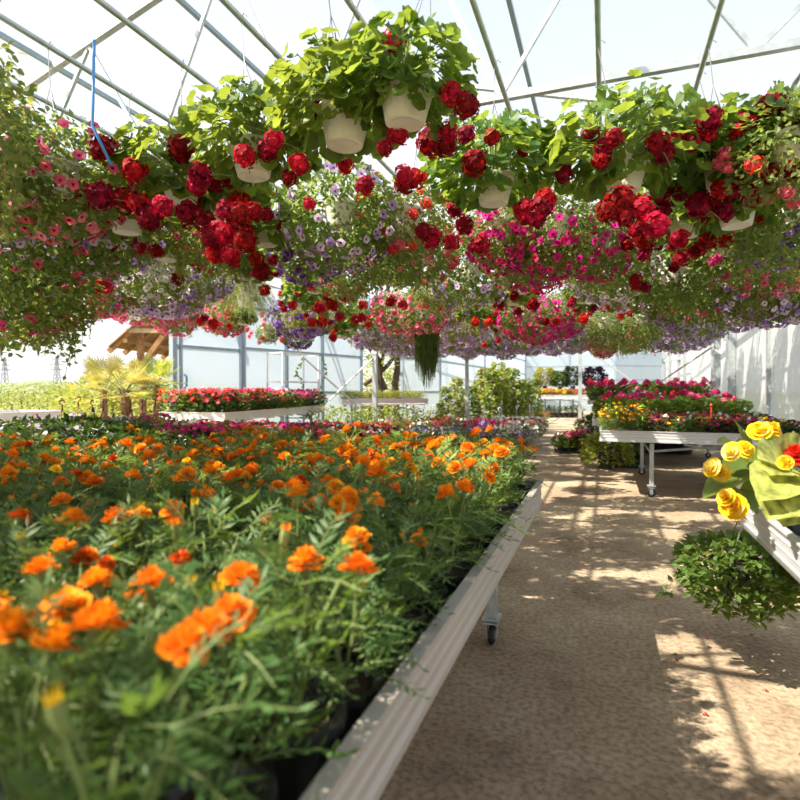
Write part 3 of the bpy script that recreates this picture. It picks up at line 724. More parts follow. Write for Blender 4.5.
def basket(kind, x, y, z, heads=None, pot=None, sc=1.0, near=None):
    """z is the height of the pot's base"""
    name, desc, cat = TYPES[kind]
    d = depth(x, y)
    near = d < 6.2 if near is None else near
    r = empty(name, (x, y, z), 0)
    rot = U(0, 6.28)
    ob('pot', pot or rnd.choice(POT_W), r, (0, 0, 0), (U(-.06, .06), U(-.06, .06), rot))
    pipe = min(range(len(PIPES)), key=lambda k: abs(PIPES[k] - x))
    b = MB(); top = Vector((PIPES[pipe] - x, 0, PIPE_Z - z)); knot = Vector((top.x * .7, 0, top.z * .72))
    for k in range(3):
        a = rot + k * 2.094; b.tube([(cos(a) * .122, sin(a) * .122, .175), tuple(knot)], .0022, 4, 0, False)
    b.tube([tuple(knot), tuple(top - Vector((0, 0, .02))), tuple(top + Vector((.02, 0, .022))), tuple(top + Vector((.04, 0, 0)))], .003, 5, 0)
    ob('hanger', b.mesh('hanger', ['wire']), r)
    if kind in ('ger', 'gerb'):
        ob('foliage', rnd.choice(GF if near else GF_S + GF), r, (0, 0, 0), (0, 0, U(0, 6)), sc)
        kk = ('red', 'maroon', 'red') if kind == 'ger' else ('red2', 'red', 'red2')
        n = 11 if near else 9
        if heads is not None: n = 5
        for k in range(n):
            a = U(0, 6.28); el = U(-.75, .55); R = U(.28, .40) * sc
            p = Vector((cos(a) * cos(el) * R * 1.05, sin(a) * cos(el) * R * 1.05, .16 + sin(el) * R * .95))
            ob('flower_head', rnd.choice(UM[rnd.choice(kk)]), r, p, quat_to(jit(Vector((cos(a), sin(a), .5 + el)), .4)), U(.75, 1.1) * (1 if near else .85))
        for hx, hy, hs in heads or ():
            hd = d - U(.28, .42); p = P3(hx, hy, hd) - Vector((x, y, z))
            ob('flower_head', rnd.choice(UM[rnd.choice(kk)]), r, p, quat_to(jit(Vector((p.x, p.y, p.z)).normalized() + Vector((0, 0, .3)), .3)), hs * hd / F / .128)
    elif name == 'petunia_basket':
        ob('foliage', rnd.choice(PF), r, (0, 0, 0), (0, 0, U(0, 6)), sc)
        cols = PCOL[kind]
        if near:
            for k in range(120):
                dd = rdir()
                if dd.z > .55: dd.z *= -.6
                dd.normalize(); kq = U(1.02, 1.14) * sc
                p = Vector((dd.x * .37 * kq, dd.y * .37 * kq, .12 + dd.z * .35 * kq))
                ob('flower', TRUMP[rnd.choice(cols)], r, p, quat_to(jit(dd + Vector((0, 0, .1)), .4)), U(.92, 1.28))
        else:
            ob('blossoms', bb(cols), r, (0, 0, 0), (0, 0, U(0, 6)), sc * 1.03)
    elif kind == 'grn':
        ob('foliage', rnd.choice(TF), r, (0, 0, 0), (0, 0, U(0, 6)), sc)
        if rnd.random() < .6: ob('blossoms', bb((rnd.choice(('lilac', 'coral', 'salmon', 'pink')),), 34, .030), r, (0, 0, -.05), (0, 0, U(0, 6)), sc * 1.05)
    elif kind == 'fern':
        ob('foliage', rnd.choice(FF), r, (0, 0, 0), (0, 0, U(0, 6)), sc)
    else:
        ob('foliage', rnd.choice(PF), r, (0, 0, 0), (0, 0, U(0, 6)), sc * .9)
        for k in range(20):
            dd = rdir(); p = Vector((dd.x * .35, dd.y * .35, .14 + dd.z * .3))
            ob('flower_head', rnd.choice(UM[rnd.choice(('orangered', 'coral'))] if kind == 'ver' else UM['magenta']), r, p, quat_to(jit(dd, .4)), U(.7, 1.0))
    basket_list.append((r, kind, pipe, y, desc, cat))
    return r
ZPC = 2.60           # middle height of the pots
def hb(kind, px, py, heads=None, pot=None, sc=1.0, zc=ZPC):
    d = F * (zc - EYE) / (HY - py); x, y = P(px, d)
    return basket(kind, x, y, zc - .10, heads, pot, sc)
# the baskets one can pick out, with their flower heads, and two added for shade
hb('ger', 183, 190, [(105, 150, 28), (137, 172, 26), (103, 197, 29), (183, 152, 30), (125, 199, 24), (150, 218, 28), (165, 207, 22), (182, 149, 26), (140, 205, 24), (190, 213, 26), (205, 222, 24)])
hb('ger', 255, 160, [(247, 158, 24), (268, 153, 22), (300, 166, 22), (290, 180, 17), (225, 235, 30), (240, 215, 24), (228, 212, 22), (212, 238, 24), (246, 240, 22), (232, 255, 20), (255, 213, 20), (217, 255, 20)])
hb('ger', 267, 234, [(248, 244, 20), (258, 260, 17), (263, 272, 19), (235, 262, 14), (248, 230, 16), (222, 225, 18)])
hb('ger', 247, 270, [(199, 265, 14), (178, 279, 15)])
hb('ger', 168, 250, [(148, 239, 15), (120, 249, 18), (119, 265, 20), (180, 244, 13), (125, 232, 17)], None, .9)
hb('gerb', 88, 271, [(79, 262, 17), (99, 269, 14), (105, 285, 22), (95, 290, 20), (117, 276, 12)], None, .8)
hb('ger', 493, 190, [(474, 165, 28), (433, 143, 36), (416, 180, 22), (405, 186, 22), (540, 210, 26), (525, 213, 26), (545, 200, 22), (522, 153, 13), (480, 246, 22), (432, 238, 24), (452, 243, 18), (423, 232, 18), (536, 220, 20)], None, 1.15)
hb('ger', 622, 175, [(604, 148, 22), (600, 162, 20), (620, 205, 36), (606, 212, 24), (640, 210, 24), (612, 140, 20), (655, 226, 28), (625, 218, 22)], None, 1.15)
hb('ger', 722, 176, [(655, 145, 24), (672, 143, 22), (690, 143, 22), (662, 155, 22), (706, 138, 18)])
hb('ger', 735, 212, [(738, 160, 28), (755, 150, 18), (733, 186, 32), (720, 190, 22), (697, 206, 28), (745, 192, 22)], None, .95, 2.48)
hb('ger', 706, 250, [(681, 259, 18), (671, 247, 11), (648, 245, 16), (643, 255, 15), (636, 285, 14), (645, 288, 12), (635, 279, 13)])
hb('gerb', 345, 127, [(310, 205, 14), (385, 150, 18), (365, 187, 20), (300, 165, 16)])
hb('pur', 310, 252, None, POT_BR, .8)
hb('gerb', 315, 285, [(320, 308, 14), (312, 322, 12), (322, 322, 12), (293, 305, 12), (333, 338, 9)], None, .85)
hb('gerb', 343, 294, [(338, 285, 11), (346, 296, 15), (363, 305, 11), (355, 320, 10), (340, 317, 11), (333, 305, 14), (368, 325, 9)], None, .8)
hb('gerb', 397, 277, [(391, 302, 12), (403, 305, 12), (362, 318, 11)], None, .8)
hb('ver', 436, 290, None, None, .9)
hb('gerb', 460, 302, [(483, 290, 11), (475, 322, 10), (488, 322, 10), (500, 307, 9), (484, 345, 7), (498, 340, 7)], None, .7)
hb('ger', 522, 285, [(536, 290, 12), (514, 296, 11), (533, 305, 14), (518, 312, 10), (500, 304, 9), (545, 322, 9), (556, 322, 9)], None, .75)
hb('gerb', 583, 296, [(605, 307, 10), (613, 303, 9), (618, 312, 9), (620, 317, 8), (583, 319, 11)], None, .75)
hb('cor', 58, 178, None, None, 1.0); hb('pal', 62, 238, None, None, 1.0); hb('grn', 18, 232, None, None, 1.25, 2.5); hb('grn', 8, 275, None, None, 1.5, 2.3)
hb('grn', -28, 150, None, None, 1.0); hb('grn', -75, 84, None, None, 1.0); hb('grn', 45, 285, None, None, 1.2, 2.3); hb('grn', 20, 300, None, None, 1.2, 2.25)  # first two: corner foliage, hung past the view edge to shade near marigolds
hb('lil', 340, 215, None, None, 1.05); hb('lil', 172, 286, None, None, 1.15); hb('wht', 142, 290, None, None, 1.0, 2.58); hb('fern', 226, 268, None, None, .9); hb('fern', 246, 300, None, None, 1.0)
hb('hot', 178, 303, None, None, .85, 2.55); hb('cor', 118, 292, None, None, .85, 2.6); hb('ver', 404, 222, None, None, 1.0); hb('ver', 420, 255, None, None, 1.0)
hb('mag', 520, 245, None, None, 1.0); hb('mag', 552, 230, None, None, 1.0); hb('mag', 500, 232, None, None, .8); hb('lil', 470, 275, None, None, 1.1); hb('pal', 606, 258, None, None, 1.1); hb('pal', 625, 283, None, None, 1.0)
hb('grn', 690, 284, None, None, 1.05, 2.5); hb('vmag', 728, 244, None, None, 1.0); hb('cor', 768, 256, None, None, 1.0); hb('vio', 755, 282, None, None, 1.05, 2.45); hb('vio', 700, 316, None, None, 1.0)
hb('lil', 676, 305, None, None, 1.0, 2.5); hb('grn', 790, 205, None, None, 1.0); hb('ver', 792, 150, None, None, .9); hb('pur', 785, 226, None, None, .9); hb('vio', 800, 290, None, None, .9, 2.4)
hb('vio', 770, 300, None, None, .8, 2.3); hb('hot', 228, 318, None, None, .75, 2.45); hb('pur', 298, 333, None, None, .8, 2.4); hb('gerb', 244, 318, [(201, 322, 10), (214, 324, 12), (230, 327, 8), (205, 318, 9)], None, .6, 2.4)
hb('ver', 268, 332, None, None, .6, 2.4); hb('grn', 215, 226, None, None, .8); hb('grn', 385, 240, None, None, .9)
hb('ger', 405, 104, [(404, 176, 20)], None, .9); hb('ger', 225, 205, None, None, .9); hb('ger', 770, 165, None, None, 1.0)
ANCH = [(60, 170, 'cor'), (30, 230, 'lil'), (20, 280, 'grn'), (75, 240, 'lil'), (70, 300, 'cor'), (110, 290, 'hot'), (150, 285, 'wht'), (140, 320, 'wht'), (170, 270, 'lil'), (170, 320, 'hot'), (220, 290, 'fern'), (225, 320, 'hot'), (245, 325, 'gerb'),
        (250, 290, 'fern'), (340, 220, 'lil'), (300, 335, 'pur'), (265, 335, 'ver'), (350, 310, 'gerb'), (330, 300, 'gerb'), (400, 315, 'hot'), (385, 330, 'lil'), (395, 220, 'ver'), (400, 250, 'ver'), (380, 270, 'grn'), (440, 280, 'ver'), (480, 275, 'lil'), (450, 300, 'lil'),
        (520, 250, 'mag'), (560, 245, 'mag'), (520, 300, 'ger'), (500, 318, 'gerb'), (480, 340, 'vio'), (440, 335, 'vio'), (540, 320, 'mag'), (550, 340, 'lil'), (500, 335, 'lil'), (520, 345, 'gerb'), (600, 270, 'pal'), (640, 285, 'lil'), (660, 250, 'ger'), (620, 300, 'gerb'), (615, 325, 'grn'), (600, 345, 'hot'), (640, 330, 'grn'),
        (700, 290, 'grn'), (680, 320, 'vio'), (720, 320, 'vio'), (730, 250, 'vmag'), (770, 260, 'cor'), (760, 290, 'vio'), (790, 200, 'grn'), (790, 150, 'ver'), (300, 150, 'ger'), (450, 160, 'ger'), (580, 150, 'ger'), (690, 150, 'ger'), (200, 150, 'ger'), (120, 200, 'ger')]
placed = [(r.location.x, r.location.y) for r, *_ in basket_list]
for k, X in enumerate(PIPES):
    y = -2.4 + (k % 3) * .27
    while y < 15.6:
        x = X + U(-.05, .05); yy = y + U(-.1, .1); z = 2.50 + U(-.12, .10)
        px, py, d = proj(x, yy, z + .1)
        if k > 11 and yy > 9.5: break
        if ((-60 < px < 860 and py > 118 and d > 3.4) or (px <= -60 and (d > .8 or d < .06) and X > -5.2 and yy < 1.3)) and all((x - a) ** 2 + (yy - c) ** 2 > .50 ** 2 for a, c in placed):  # second case: baskets out of view, added to shade the near marigolds
            if not (px < 175 and yy > 8.2):
                kd = min(ANCH, key=lambda a: (a[0] - px) ** 2 + 2.2 * (a[1] - py) ** 2 + U(0, 900))[2]
                basket(kd, x, yy, z, None, None, U(.82, 1.05)); placed.append((x, yy))
        y += .80 if y < 6.5 else 1.0
byp = {}
for t in basket_list: byp.setdefault(t[2], []).append(t)
for k, lst in byp.items():
    lst.sort(key=lambda t: t[3])
    for i, (r, kind, pipe, y, desc, cat) in enumerate(lst):
        tag(r, f'{desc}, {nth(k + 1)} pipe from film wall, {nth(i + 1)} from near end', cat, f'{cat} baskets hanging overhead')
for k, X in enumerate(PIPES):
    b = MB(); b.tube([(X, -2.4, PIPE_Z), (X, 16.4, PIPE_Z)], .017, 8)
    tag(ob('ceiling_pipe', b.mesh('ceiling_pipe', ['galv'], True)), kind='structure')

# long hanging string plant with a blue hook
d_ = 9.0; x, y = P(427, d_); zt = PZ(322, d_)
b = MB()
for i in range(460):
    a = U(0, 6.28); r0 = .21 * sqrt(U(0, 1)); L = U(.6, 1.36) * (1 - .3 * r0 / .2); sp = U(.75, 1.05)
    pts = [(cos(a) * r0 * (.5 + .5 * min(1, t * 4)) * (1 if t < .3 else sp) + U(-.006, .006), sin(a) * r0 + U(-.006, .006), .12 - L * t) for t in (0, .2, .4, .6, .8, 1)]
    b.tube(pts, [.006, .0065, .006, .0055, .005, .003], 4, 0, False)
    for q in range(8):
        t = U(.1, .95); b.leaf((pts[int(t * 5)][0], pts[int(t * 5)][1], .12 - L * t), jit((cos(a), sin(a), -.8), .6), rdir(), U(.03, .05), .7, 0, BLADE, BLADE_F)
strand = b.mesh('foliage', ['leaf_pet'])
b = MB(); b.tube([(.0, -.1, .10), (.02, -.14, .0), (-.07, -.2, -.12)], .012, 6); hook = b.mesh('hook', ['blue_plastic'])
b = MB(); b.tube([(0, 0, .16), (0, 0, PIPE_Z - zt)], .003, 5); hg = b.mesh('hanger', ['wire'])
thing('string_cactus', [('pot', pot_mesh(.1, .08, .14, 'pot_brown', 14), (0, 0, .04)), ('foliage', strand), ('hook', hook), ('hanger', hg)], (x, y, zt), 0, 'long hanging curtain of thin green strands in front of the seedling bench', 'hanging plant')
# blue plastic hanger hooks seen between the near baskets
for (a, c, d0, lab) in (((95, 128), (114, 168), 3.0, 'long blue plastic hook beside the dark red geranium flowers near open side'), ((12, 170), (-6, 200), 3.3, 'blue plastic hook end by the trailing green basket at open side'), ((369, 311), (356, 320), 6.4, 'short blue hook among bright red geraniums overhead, above the seedling bench'), ((795, 318), (783, 328), 6.0, 'thin blue hook against the milky film wall'), ((120, 298), (110, 312), 5.6, 'small blue hook below the white petunia basket')):
    A, B = P3(*a, d0), P3(*c, d0)
    b = MB(); b.tube([A + Vector((.02, 0, .45)), A + Vector((.005, 0, .1)), A, B], .008 if d0 < 4 else .006, 6)
    tag(ob('hanging_hook', b.mesh('hanging_hook', ['blue_plastic'], True)), lab, 'hook')

# ================================================================== POTTED PLANTS ON BENCHES AND FLOOR
POT_T = pot_mesh(.055, .042, .09, 'pot_terra', 12); POT_K = pot_mesh(.07, .05, .11, 'pot_black', 12); POT_L = pot_mesh(.12, .09, .17, 'pot_grey', 14)
POT_B = pot_mesh(.13, .10, .2, 'pot_black', 14)
def proto(pot, fol, blo=None, z=.08, zb=None): return [('pot', pot), ('foliage', fol, (0, 0, z))] + ([('blossoms', blo, (0, 0, zb if zb is not None else z))] if blo else [])
_seq = {}
def plant(name, parts, loc, label, cat, group, sc=1.0):
    return thing(name, parts, loc, U(0, 6.28), label, cat, group, sc * U(.93, 1.07))
# small begonias beyond the marigolds
BF = [fol_bush(110, .11, .15, 'leaf_mid', (.04, .06)), fol_bush(110, .11, .15, 'leaf_bronze', (.04, .06))]
BCOL = [('pink', 'pink'), ('magenta', 'pink'), ('red2', 'coral'), ('salmon', 'coral'), ('white', 'white'), ('coral', 'red2')]
BBL = [blossoms(34, .10, .17, c, 0, .019, 'flat', .5) for c in BCOL]
BN = ['pink', 'magenta', 'red', 'salmon', 'white', 'coral']
for j in range(6):
    for i in range(17):
        x = -2.05 - i * .19 + U(-.02, .02); y = 4.05 + j * .24 + U(-.02, .02)
        px, py, d = proj(x, y, 1.0)
        if not (-10 < px < 500): continue
        q = min(5, int((sin(i * .55 + j * .35) + 1) * 2.2 + U(0, 1.6)))
        fo = BF[0] if rnd.random() < .75 else BF[1]
        plant('begonia_plant', proto(POT_T, fo, BBL[q]), (x, y, ZB), f'{BN[q]} begonia, {nth(j + 1)} row beyond the marigolds, {nth(i + 1)} from its aisle end', 'begonia', 'begonias beyond the marigolds', 1.05)
# pots with upright brown hangers (petunias waiting to be hung)
PB = [fol_bush(260, .19, .22, 'leaf_pet', (.035, .055), .8), fol_bush(260, .19, .22, 'leaf_mid', (.035, .055), .8)]
PBL = {c: blossoms(34, .19, .22, (c,), 0, .027, 'trumpet', .4) for c in ('white', 'lilac_pale', 'lilac', 'pink', 'magenta', 'red2', 'coral', 'violet', 'purple')}
def hanger_up(mat, h=.38):
    b = MB()
    for k in range(3):
        a = k * 2.094 + .4; b.tube([(cos(a) * .115, sin(a) * .115, .14), (cos(a) * .05, sin(a) * .05, .14 + h * .6), (0, 0, .14 + h * .78)], .003, 5)
    pts = [(0, 0, .14 + h * .76)] + [(.026 * cos(t) - .0, 0, .14 + h + .026 * sin(t)) for t in (-1.6, -.6, .4, 1.4, 2.4, 3.3)]
    b.tube(pts, .0075, 6)
    return b.mesh('hanger', [mat], True)
HUB, HUW = hanger_up('brown_plastic'), hanger_up('white_plastic', .42)
for i, (px, d, c) in enumerate(((62, 5.4, 'white'), (92, 5.6, 'lilac_pale'), (103, 5.35, 'pink'), (130, 5.5, 'white'), (155, 5.6, 'pink'), (35, 5.4, 'white'), (78, 6.0, 'lilac_pale'), (142, 6.0, 'magenta'))):
    x, y = P(px, d); nm = {'white': 'white', 'lilac_pale': 'pale lilac', 'pink': 'pink', 'magenta': 'magenta'}[c]
    ok = -6.2 < x < -1.9 and 3.9 < y < 5.6
    plant('hanger_petunia', [('pot', POT_L), ('foliage', rnd.choice(PB), (0, 0, .13)), ('blossoms', PBL[c], (0, 0, .13)), ('hanger', HUB)], (x, y, ZB if ok else 0.62), f'{nm} petunia pot with upright brown hook, {nth(i + 1)} of those before the palms', 'petunia', 'petunia pots with brown hooks', 1.0)
# a low stand under those out past the bench
bench('plant_bench', -6.35, 4.6, 2.4, 1.5, .72, 'low bench at the open side under the petunias with brown hooks', 'alu', pi / 2)
# pale petunias and dark leafy plants behind the marigolds at the open side
LF = [fol_bush(200, .14, .26, 'leaf_dark', (.05, .08), .7), fol_bush(200, .15, .24, 'leaf_mid', (.045, .07), .8)]
for i in range(11):
    for j in range(8):
        x = -2.5 - i * .21 + U(-.03, .03); y = 3.45 - j * .21 + U(-.03, .03)
        if y < 2.35 + .1 * i * 0 + .18 * max(0, 2 - i) or x < -4.4: continue
        px, py, d = proj(x, y, 1.05)
        if not (-30 < px < 330) or (px > 165 and rnd.random() < .5): continue
        c = rnd.choice((None, None, 'lilac_pale', 'white', None))
        parts = proto(POT_K, rnd.choice(LF), None, .09)
        if c: parts.append(('blossoms', blossoms(16, .13, .26, (c,), 0, .02, 'flat', .7), (0, 0, .09)))
        plant('bedding_plant', parts, (x, y, ZB), f'{"dark leafy" if not c else c.replace("lilac_pale", "pale lilac") + " flowered"} plant, inner bench, {nth(i + 1)} row, {nth(j + 1)} from its far end', 'bedding plant', 'leafy plants on the inner bench', 1.0 if px < 150 else .72)
# impatiens bench
IF_ = [fol_bush(150, .15, .24, 'leaf_dark', (.045, .065), .9), fol_bush(150, .15, .24, 'leaf_mid', (.045, .065), .9)]
ICOL = [('magenta', 'pink'), ('red2', 'coral'), ('pink', 'salmon'), ('coral', 'orangered'), ('white', 'lilac_pale'), ('magenta', 'magenta')]
IN_ = ['magenta', 'red', 'pink', 'coral', 'white', 'deep magenta']
IBL = [blossoms(44, .15, .26, c, 0, .026, 'flat', .5) for c in ICOL]
iu = Vector((cos(iang), sin(iang))); iv = Vector((-sin(iang), cos(iang)))
for i in range(19):
    for j in range(4):
        a = -IL / 2 + .14 + i * .245; c = -IW / 2 + .15 + j * .30
        x, y = icw.x + iu.x * a + iv.x * c + U(-.02, .02), icw.y + iu.y * a + iv.y * c + U(-.02, .02)
        q = (i * 2 // 5 + j + (rnd.random() < .35)) % 6 if j < 3 else rnd.choice((4, 4, 1, 3))
        plant('impatiens_plant', proto(POT_T, IF_[0] if rnd.random() < .7 else IF_[1], IBL[q], .08), (x, y, IZ - .15 + .03), f'{IN_[q]} impatiens, white bench, {nth(j + 1)} row from aisle, {nth(i + 1)} from near end', 'impatiens', 'impatiens on the white bench', 1.38)
# under that bench a few more pots
for i in range(9):
    a = .2 + i * .24; x, y = icw.x + iu.x * a - iv.x * .1, icw.y + iu.y * a - iv.y * .1
    q = rnd.choice((2, 0, 4))
    plant('impatiens_plant', proto(POT_K, IF_[0], IBL[q], .08), (x, y, 0.0), f'{IN_[q]} impatiens on the floor under the white bench, {nth(i + 1)} from its middle', 'impatiens', 'impatiens under the white bench', 1.6)
# seedlings
b = MB(); b.box((0, 0, .03), (SL - .08, SW - .1, .06)); trm = b.mesh('seed_tray', ['tray_black'])
tag(ob('seed_tray', trm, None, (sc_.x, sc_.y, SZ - .16 + .028 + .03), (0, 0, sang)), 'wide black seed tray holding yellow green seedlings on the white bench', 'tray')
SF = [fol_bush(40, .075, .24, 'leaf_lime', (.05, .08), .5), fol_bush(40, .075, .22, 'leaf_yell', (.05, .08), .5)]
su = sv.normalized()
for i in range(18):
    for j in range(3):
        a = -SL / 2 + .1 + i * (SL - .2) / 17; c = -SW / 2 + .14 + j * .42
        plant('seedling', [('foliage', rnd.choice(SF)), ('plug', pot_mesh(.04, .03, .05, 'pot_black', 8), (0, 0, -.01))], (sc_.x + su.x * a + sn.x * c, sc_.y + su.y * a + sn.y * c, SZ - .16 + .028 + .095), f'yellow green seedling, white bench, {nth(j + 1)} row from pole, {nth(i + 1)} along', 'seedling', 'seedlings on the white bench')
# yellow green shrubs below the seedling bench
YF = [fol_bush(320, .36, .62, 'leaf_lime', (.05, .075), .8, 0, 'leaf_mid'), fol_bush(320, .36, .62, 'leaf_mid', (.05, .075), .8, 0, 'leaf_yell')]
for i, (px, d, s, k) in enumerate(((333, 12.0, 1.0, 0), (345, 11.6, 1.0, 0), (358, 11.9, .95, 1), (370, 11.4, 1.05, 1), (383, 11.8, 1.0, 1), (396, 12.0, .9, 0), (410, 12.6, .9, 0), (424, 12.4, .85, 1), (318, 12.6, .9, 1), (437, 12.8, .95, 0), (452, 13.2, .9, 1))):
    x, y = P(px, d)
    plant('leafy_shrub', proto(POT_B, YF[k], None, .19), (x, y, 0), f'{"yellow green" if k == 0 else "mid green"} potted shrub on the floor, {nth(i + 1)} planted in front of the seedling bench', 'shrub', 'shrubs before the seedling bench', s * 1.22)
# floor display of petunia mounds with white hangers
DISP = []
cols = ('magenta', 'pink', 'red2', 'magenta', 'white', 'purple', 'coral', 'magenta', 'red2', 'white', 'violet')
for row, (d, x0, x1, n) in enumerate(((13.6, 378, 530, 11), (14.6, 384, 533, 10), (15.8, 396, 536, 9))):
    for k in range(n):
        px = x0 + (x1 - x0) * k / (n - 1); c = cols[(k * 3 + row * 4) % len(cols)]
        if row == 0 and k >= 9: c = 'white'
        if row == 0 and k == n - 1: c = 'white'
        if row == 1 and k >= 8: c = 'red2'
        if row == 2 and k >= 7: c = 'white'
        DISP.append((row, k, px, d + U(-.15, .15), c))
CN = {'magenta': 'magenta', 'pink': 'pink', 'red2': 'red', 'white': 'white', 'purple': 'purple', 'coral': 'coral', 'violet': 'violet'}
for row, k, px, d, c in DISP:
    x, y = P(px, d)
    parts = [('pot', POT_L), ('foliage', PB[1], (0, 0, .12)), ('blossoms', blossoms(64, .2, .24, (c,), 0, .033, 'trumpet', .3, 'throat' if c in ('purple', 'violet') else c), (0, 0, .12))]
    if rnd.random() < .62: parts.append(('hanger', HUW))
    plant('petunia_mound', parts, (x, y, 0), f'{CN[c]} petunia mound on the floor, {nth(row + 1)} row behind marigold bench, {nth(k + 1)} towards aisle', 'petunia', 'petunia mounds on the floor', 1.6)
# blue and silver edging row in front of them
EF = [fol_bush(150, .14, .22, 'leaf_pet', (.03, .05)), ]
for k in range(15):
    px = 362 + k * 11.4; d = 12.2 + U(-.15, .15); x, y = P(px, d); c = rnd.choice(('bluev', 'bluev', 'violet', 'white'))
    plant('edging_plant', proto(POT_K, EF[0], blossoms(60, .15, .24, (c,), 0, .022, 'flat', .3), .09), (x, y, 0), f'{ {"bluev": "blue", "violet": "violet", "white": "white"}[c] } edging plant, front of the floor display, {nth(k + 1)} towards the aisle', 'edging plant', 'edging plants before the petunia mounds', 1.6)
# staked vines
def vine(h, n, mat='leaf_lime', mat2='leaf_mid'):
    b = MB()
    b.tube([(0, 0, 0), (.01, 0, h)], .010, 5, 2); b.tube([(.06, .03, 0), (.02, .03, h * .9)], .006, 4, 1)
    for s in range(6):
        a = U(0, 6.28); z = h * U(.2, .8); b.tube([(0, 0, z), (cos(a) * .2, sin(a) * .2, z + .12)], .004, 4, 1, False)
    for i in range(n):
        a = U(0, 6.28); t = U(.08, 1.02); r = U(.05, .30) * (1.1 - .55 * t)
        b.leaf((cos(a) * r, sin(a) * r, h * t), jit((cos(a), sin(a), -.35), .5), jit((cos(a) * .4, sin(a) * .4, .8), .5), U(.10, .17), .9, 0 if rnd.random() < .6 else 3)
    return b.mesh('foliage', [mat, 'stem', 'wood_pale', mat2])
VN = [vine(1.75, 480), vine(1.6, 460, 'leaf_mid', 'leaf_lime'), vine(1.85, 480, 'leaf_lime', 'leaf_yell')]
for i, (px, d, s, k) in enumerate(((446, 16.8, .72, 0), (457, 17.2, .85, 2), (472, 16.9, .9, 1), (484, 17.4, 1.0, 2), (492, 16.6, 1.0, 0), (503, 17.0, .98, 2), (512, 17.6, 1.0, 0), (520, 17.0, .95, 1), (527, 17.8, .85, 1), (498, 18.2, 1.05, 2), (478, 18.4, .95, 0), (463, 18.6, .8, 1), (536, 18.8, .8, 1), (440, 15.2, .6, 1), (508, 18.9, 1.0, 1))):
    x, y = P(px, d)
    plant('staked_vine', [('pot', POT_B), ('foliage', VN[k], (0, 0, .16))], (x, y, 0), f'tall {("lime green", "mid green", "yellow green")[k]} vine tied to a stake, {nth(i + 1)} of the clump by the aisle', 'vine', 'staked vines beside the aisle', s)
for i, (px, d, c) in enumerate(((536, 20.0, 'red2'), (540, 21.0, 'pink'), (533, 19.0, 'white'), (543, 22.5, 'red2'))):
    x, y = P(px, d)
    plant('petunia_mound', [('pot', POT_L), ('foliage', PB[1], (0, 0, .12)), ('blossoms', PBL[c], (0, 0, .12))], (x, y, 0), f'{CN.get(c, c)} petunia pot at the vine side of the aisle, {nth(i + 1)} one along', 'petunia', 'petunia pots along the far aisle', 1.5)
# far bench plants
OF = [fol_bush(90, .16, .3, 'leaf_mid', (.06, .1), .9), fol_bush(90, .16, .3, 'leaf_lime', (.06, .1), .9)]
OBL = [blossoms(26, .16, .32, c, 0, .04, 'flat', .5) for c in (('orange', 'orangered'), ('coral', 'orange'), ('orangered', 'red2'), ('yellow', 'orange2'))]
ON = ['orange', 'coral', 'orange red', 'yellow']
fu = fv.normalized()
for i in range(12):
    for j in range(2):
        a = -fv.length / 2 + .12 + i * (fv.length - .24) / 11; c = -.6 + j * .6; q = rnd.choice((0, 1, 2, 0, 3))
        plant('bedding_plant', proto(POT_T, rnd.choice(OF), OBL[q], .08), (fc.x + fu.x * a + fn.x * c, fc.y + fu.y * a + fn.y * c, 1.12 - .2 + .03), f'{ON[q]} bedding plant on bench closing the aisle, {nth(j + 1)} row, {nth(i + 1)} along', 'bedding plant', 'orange plants on the far bench', 1.1)
for i in range(8):
    a = -fv.length / 2 + .2 + i * .28
    plant('leafy_shrub', proto(POT_B, fol_bush(110, .2, .3, 'leaf_mid', (.06, .1)) if i < 2 else OF[i % 2], None, .19), (fc.x + fu.x * a - fn.x * .45, fc.y + fu.y * a - fn.y * .45, 0), f'green potted plant on the floor under the bench closing the aisle, {nth(i + 1)} along', 'shrub', 'plants under the far bench', 1.15)
# plants far behind that bench
def blob(n, R, H, mat, size, mat2=None): return fol_bush(n, R, H, mat, size, .9, 0, mat2)
for px, pyt, pyb, d, wpx, mat, m2, lab, cat in (
        (594, 368, 388, 24, 20, 'leaf_purple', None, 'dark purple bushy plant raised on a stand behind the pink geraniums', 'shrub'),
        (573, 367, 386, 29, 18, 'leaf_dark', 'leaf_purple', 'dull violet bush raised behind the bench closing the aisle', 'shrub'),
        (560, 372, 387, 29.5, 15, 'leaf_dark', 'leaf_mid', 'grey green round bush on a stand behind the bench closing the aisle', 'shrub'),
        (545, 368, 386, 30, 18, 'leaf_yell', 'leaf_lime', 'yellow green spreading plant at the end wall behind the aisle bench', 'shrub'),
        (528, 380, 400, 30, 22, 'leaf_mid', 'leaf_trail', 'green bushy plant at the end wall behind the staked vines', 'shrub')):
    x, y = P(px, d); zt, zb = PZ(pyt, d), PZ(pyb, d); R = wpx / 2 * d / F
    b = MB(); b.tube([(0, 0, 0), (0, 0, zb - .2)], .05, 8); b.lathe([(.0, 0), (.25, 0), (.25, .04), (0, .04)], 12); st = b.mesh('stand', ['steel_dark'])
    thing('stand_plant', [('stand', st), ('pot', POT_B, (0, 0, zb - .2)), ('foliage', blob(700, R, zt - zb, mat, (.12, .19), m2), (0, 0, zb))], (x, y, 0), U(0, 6), lab, cat)

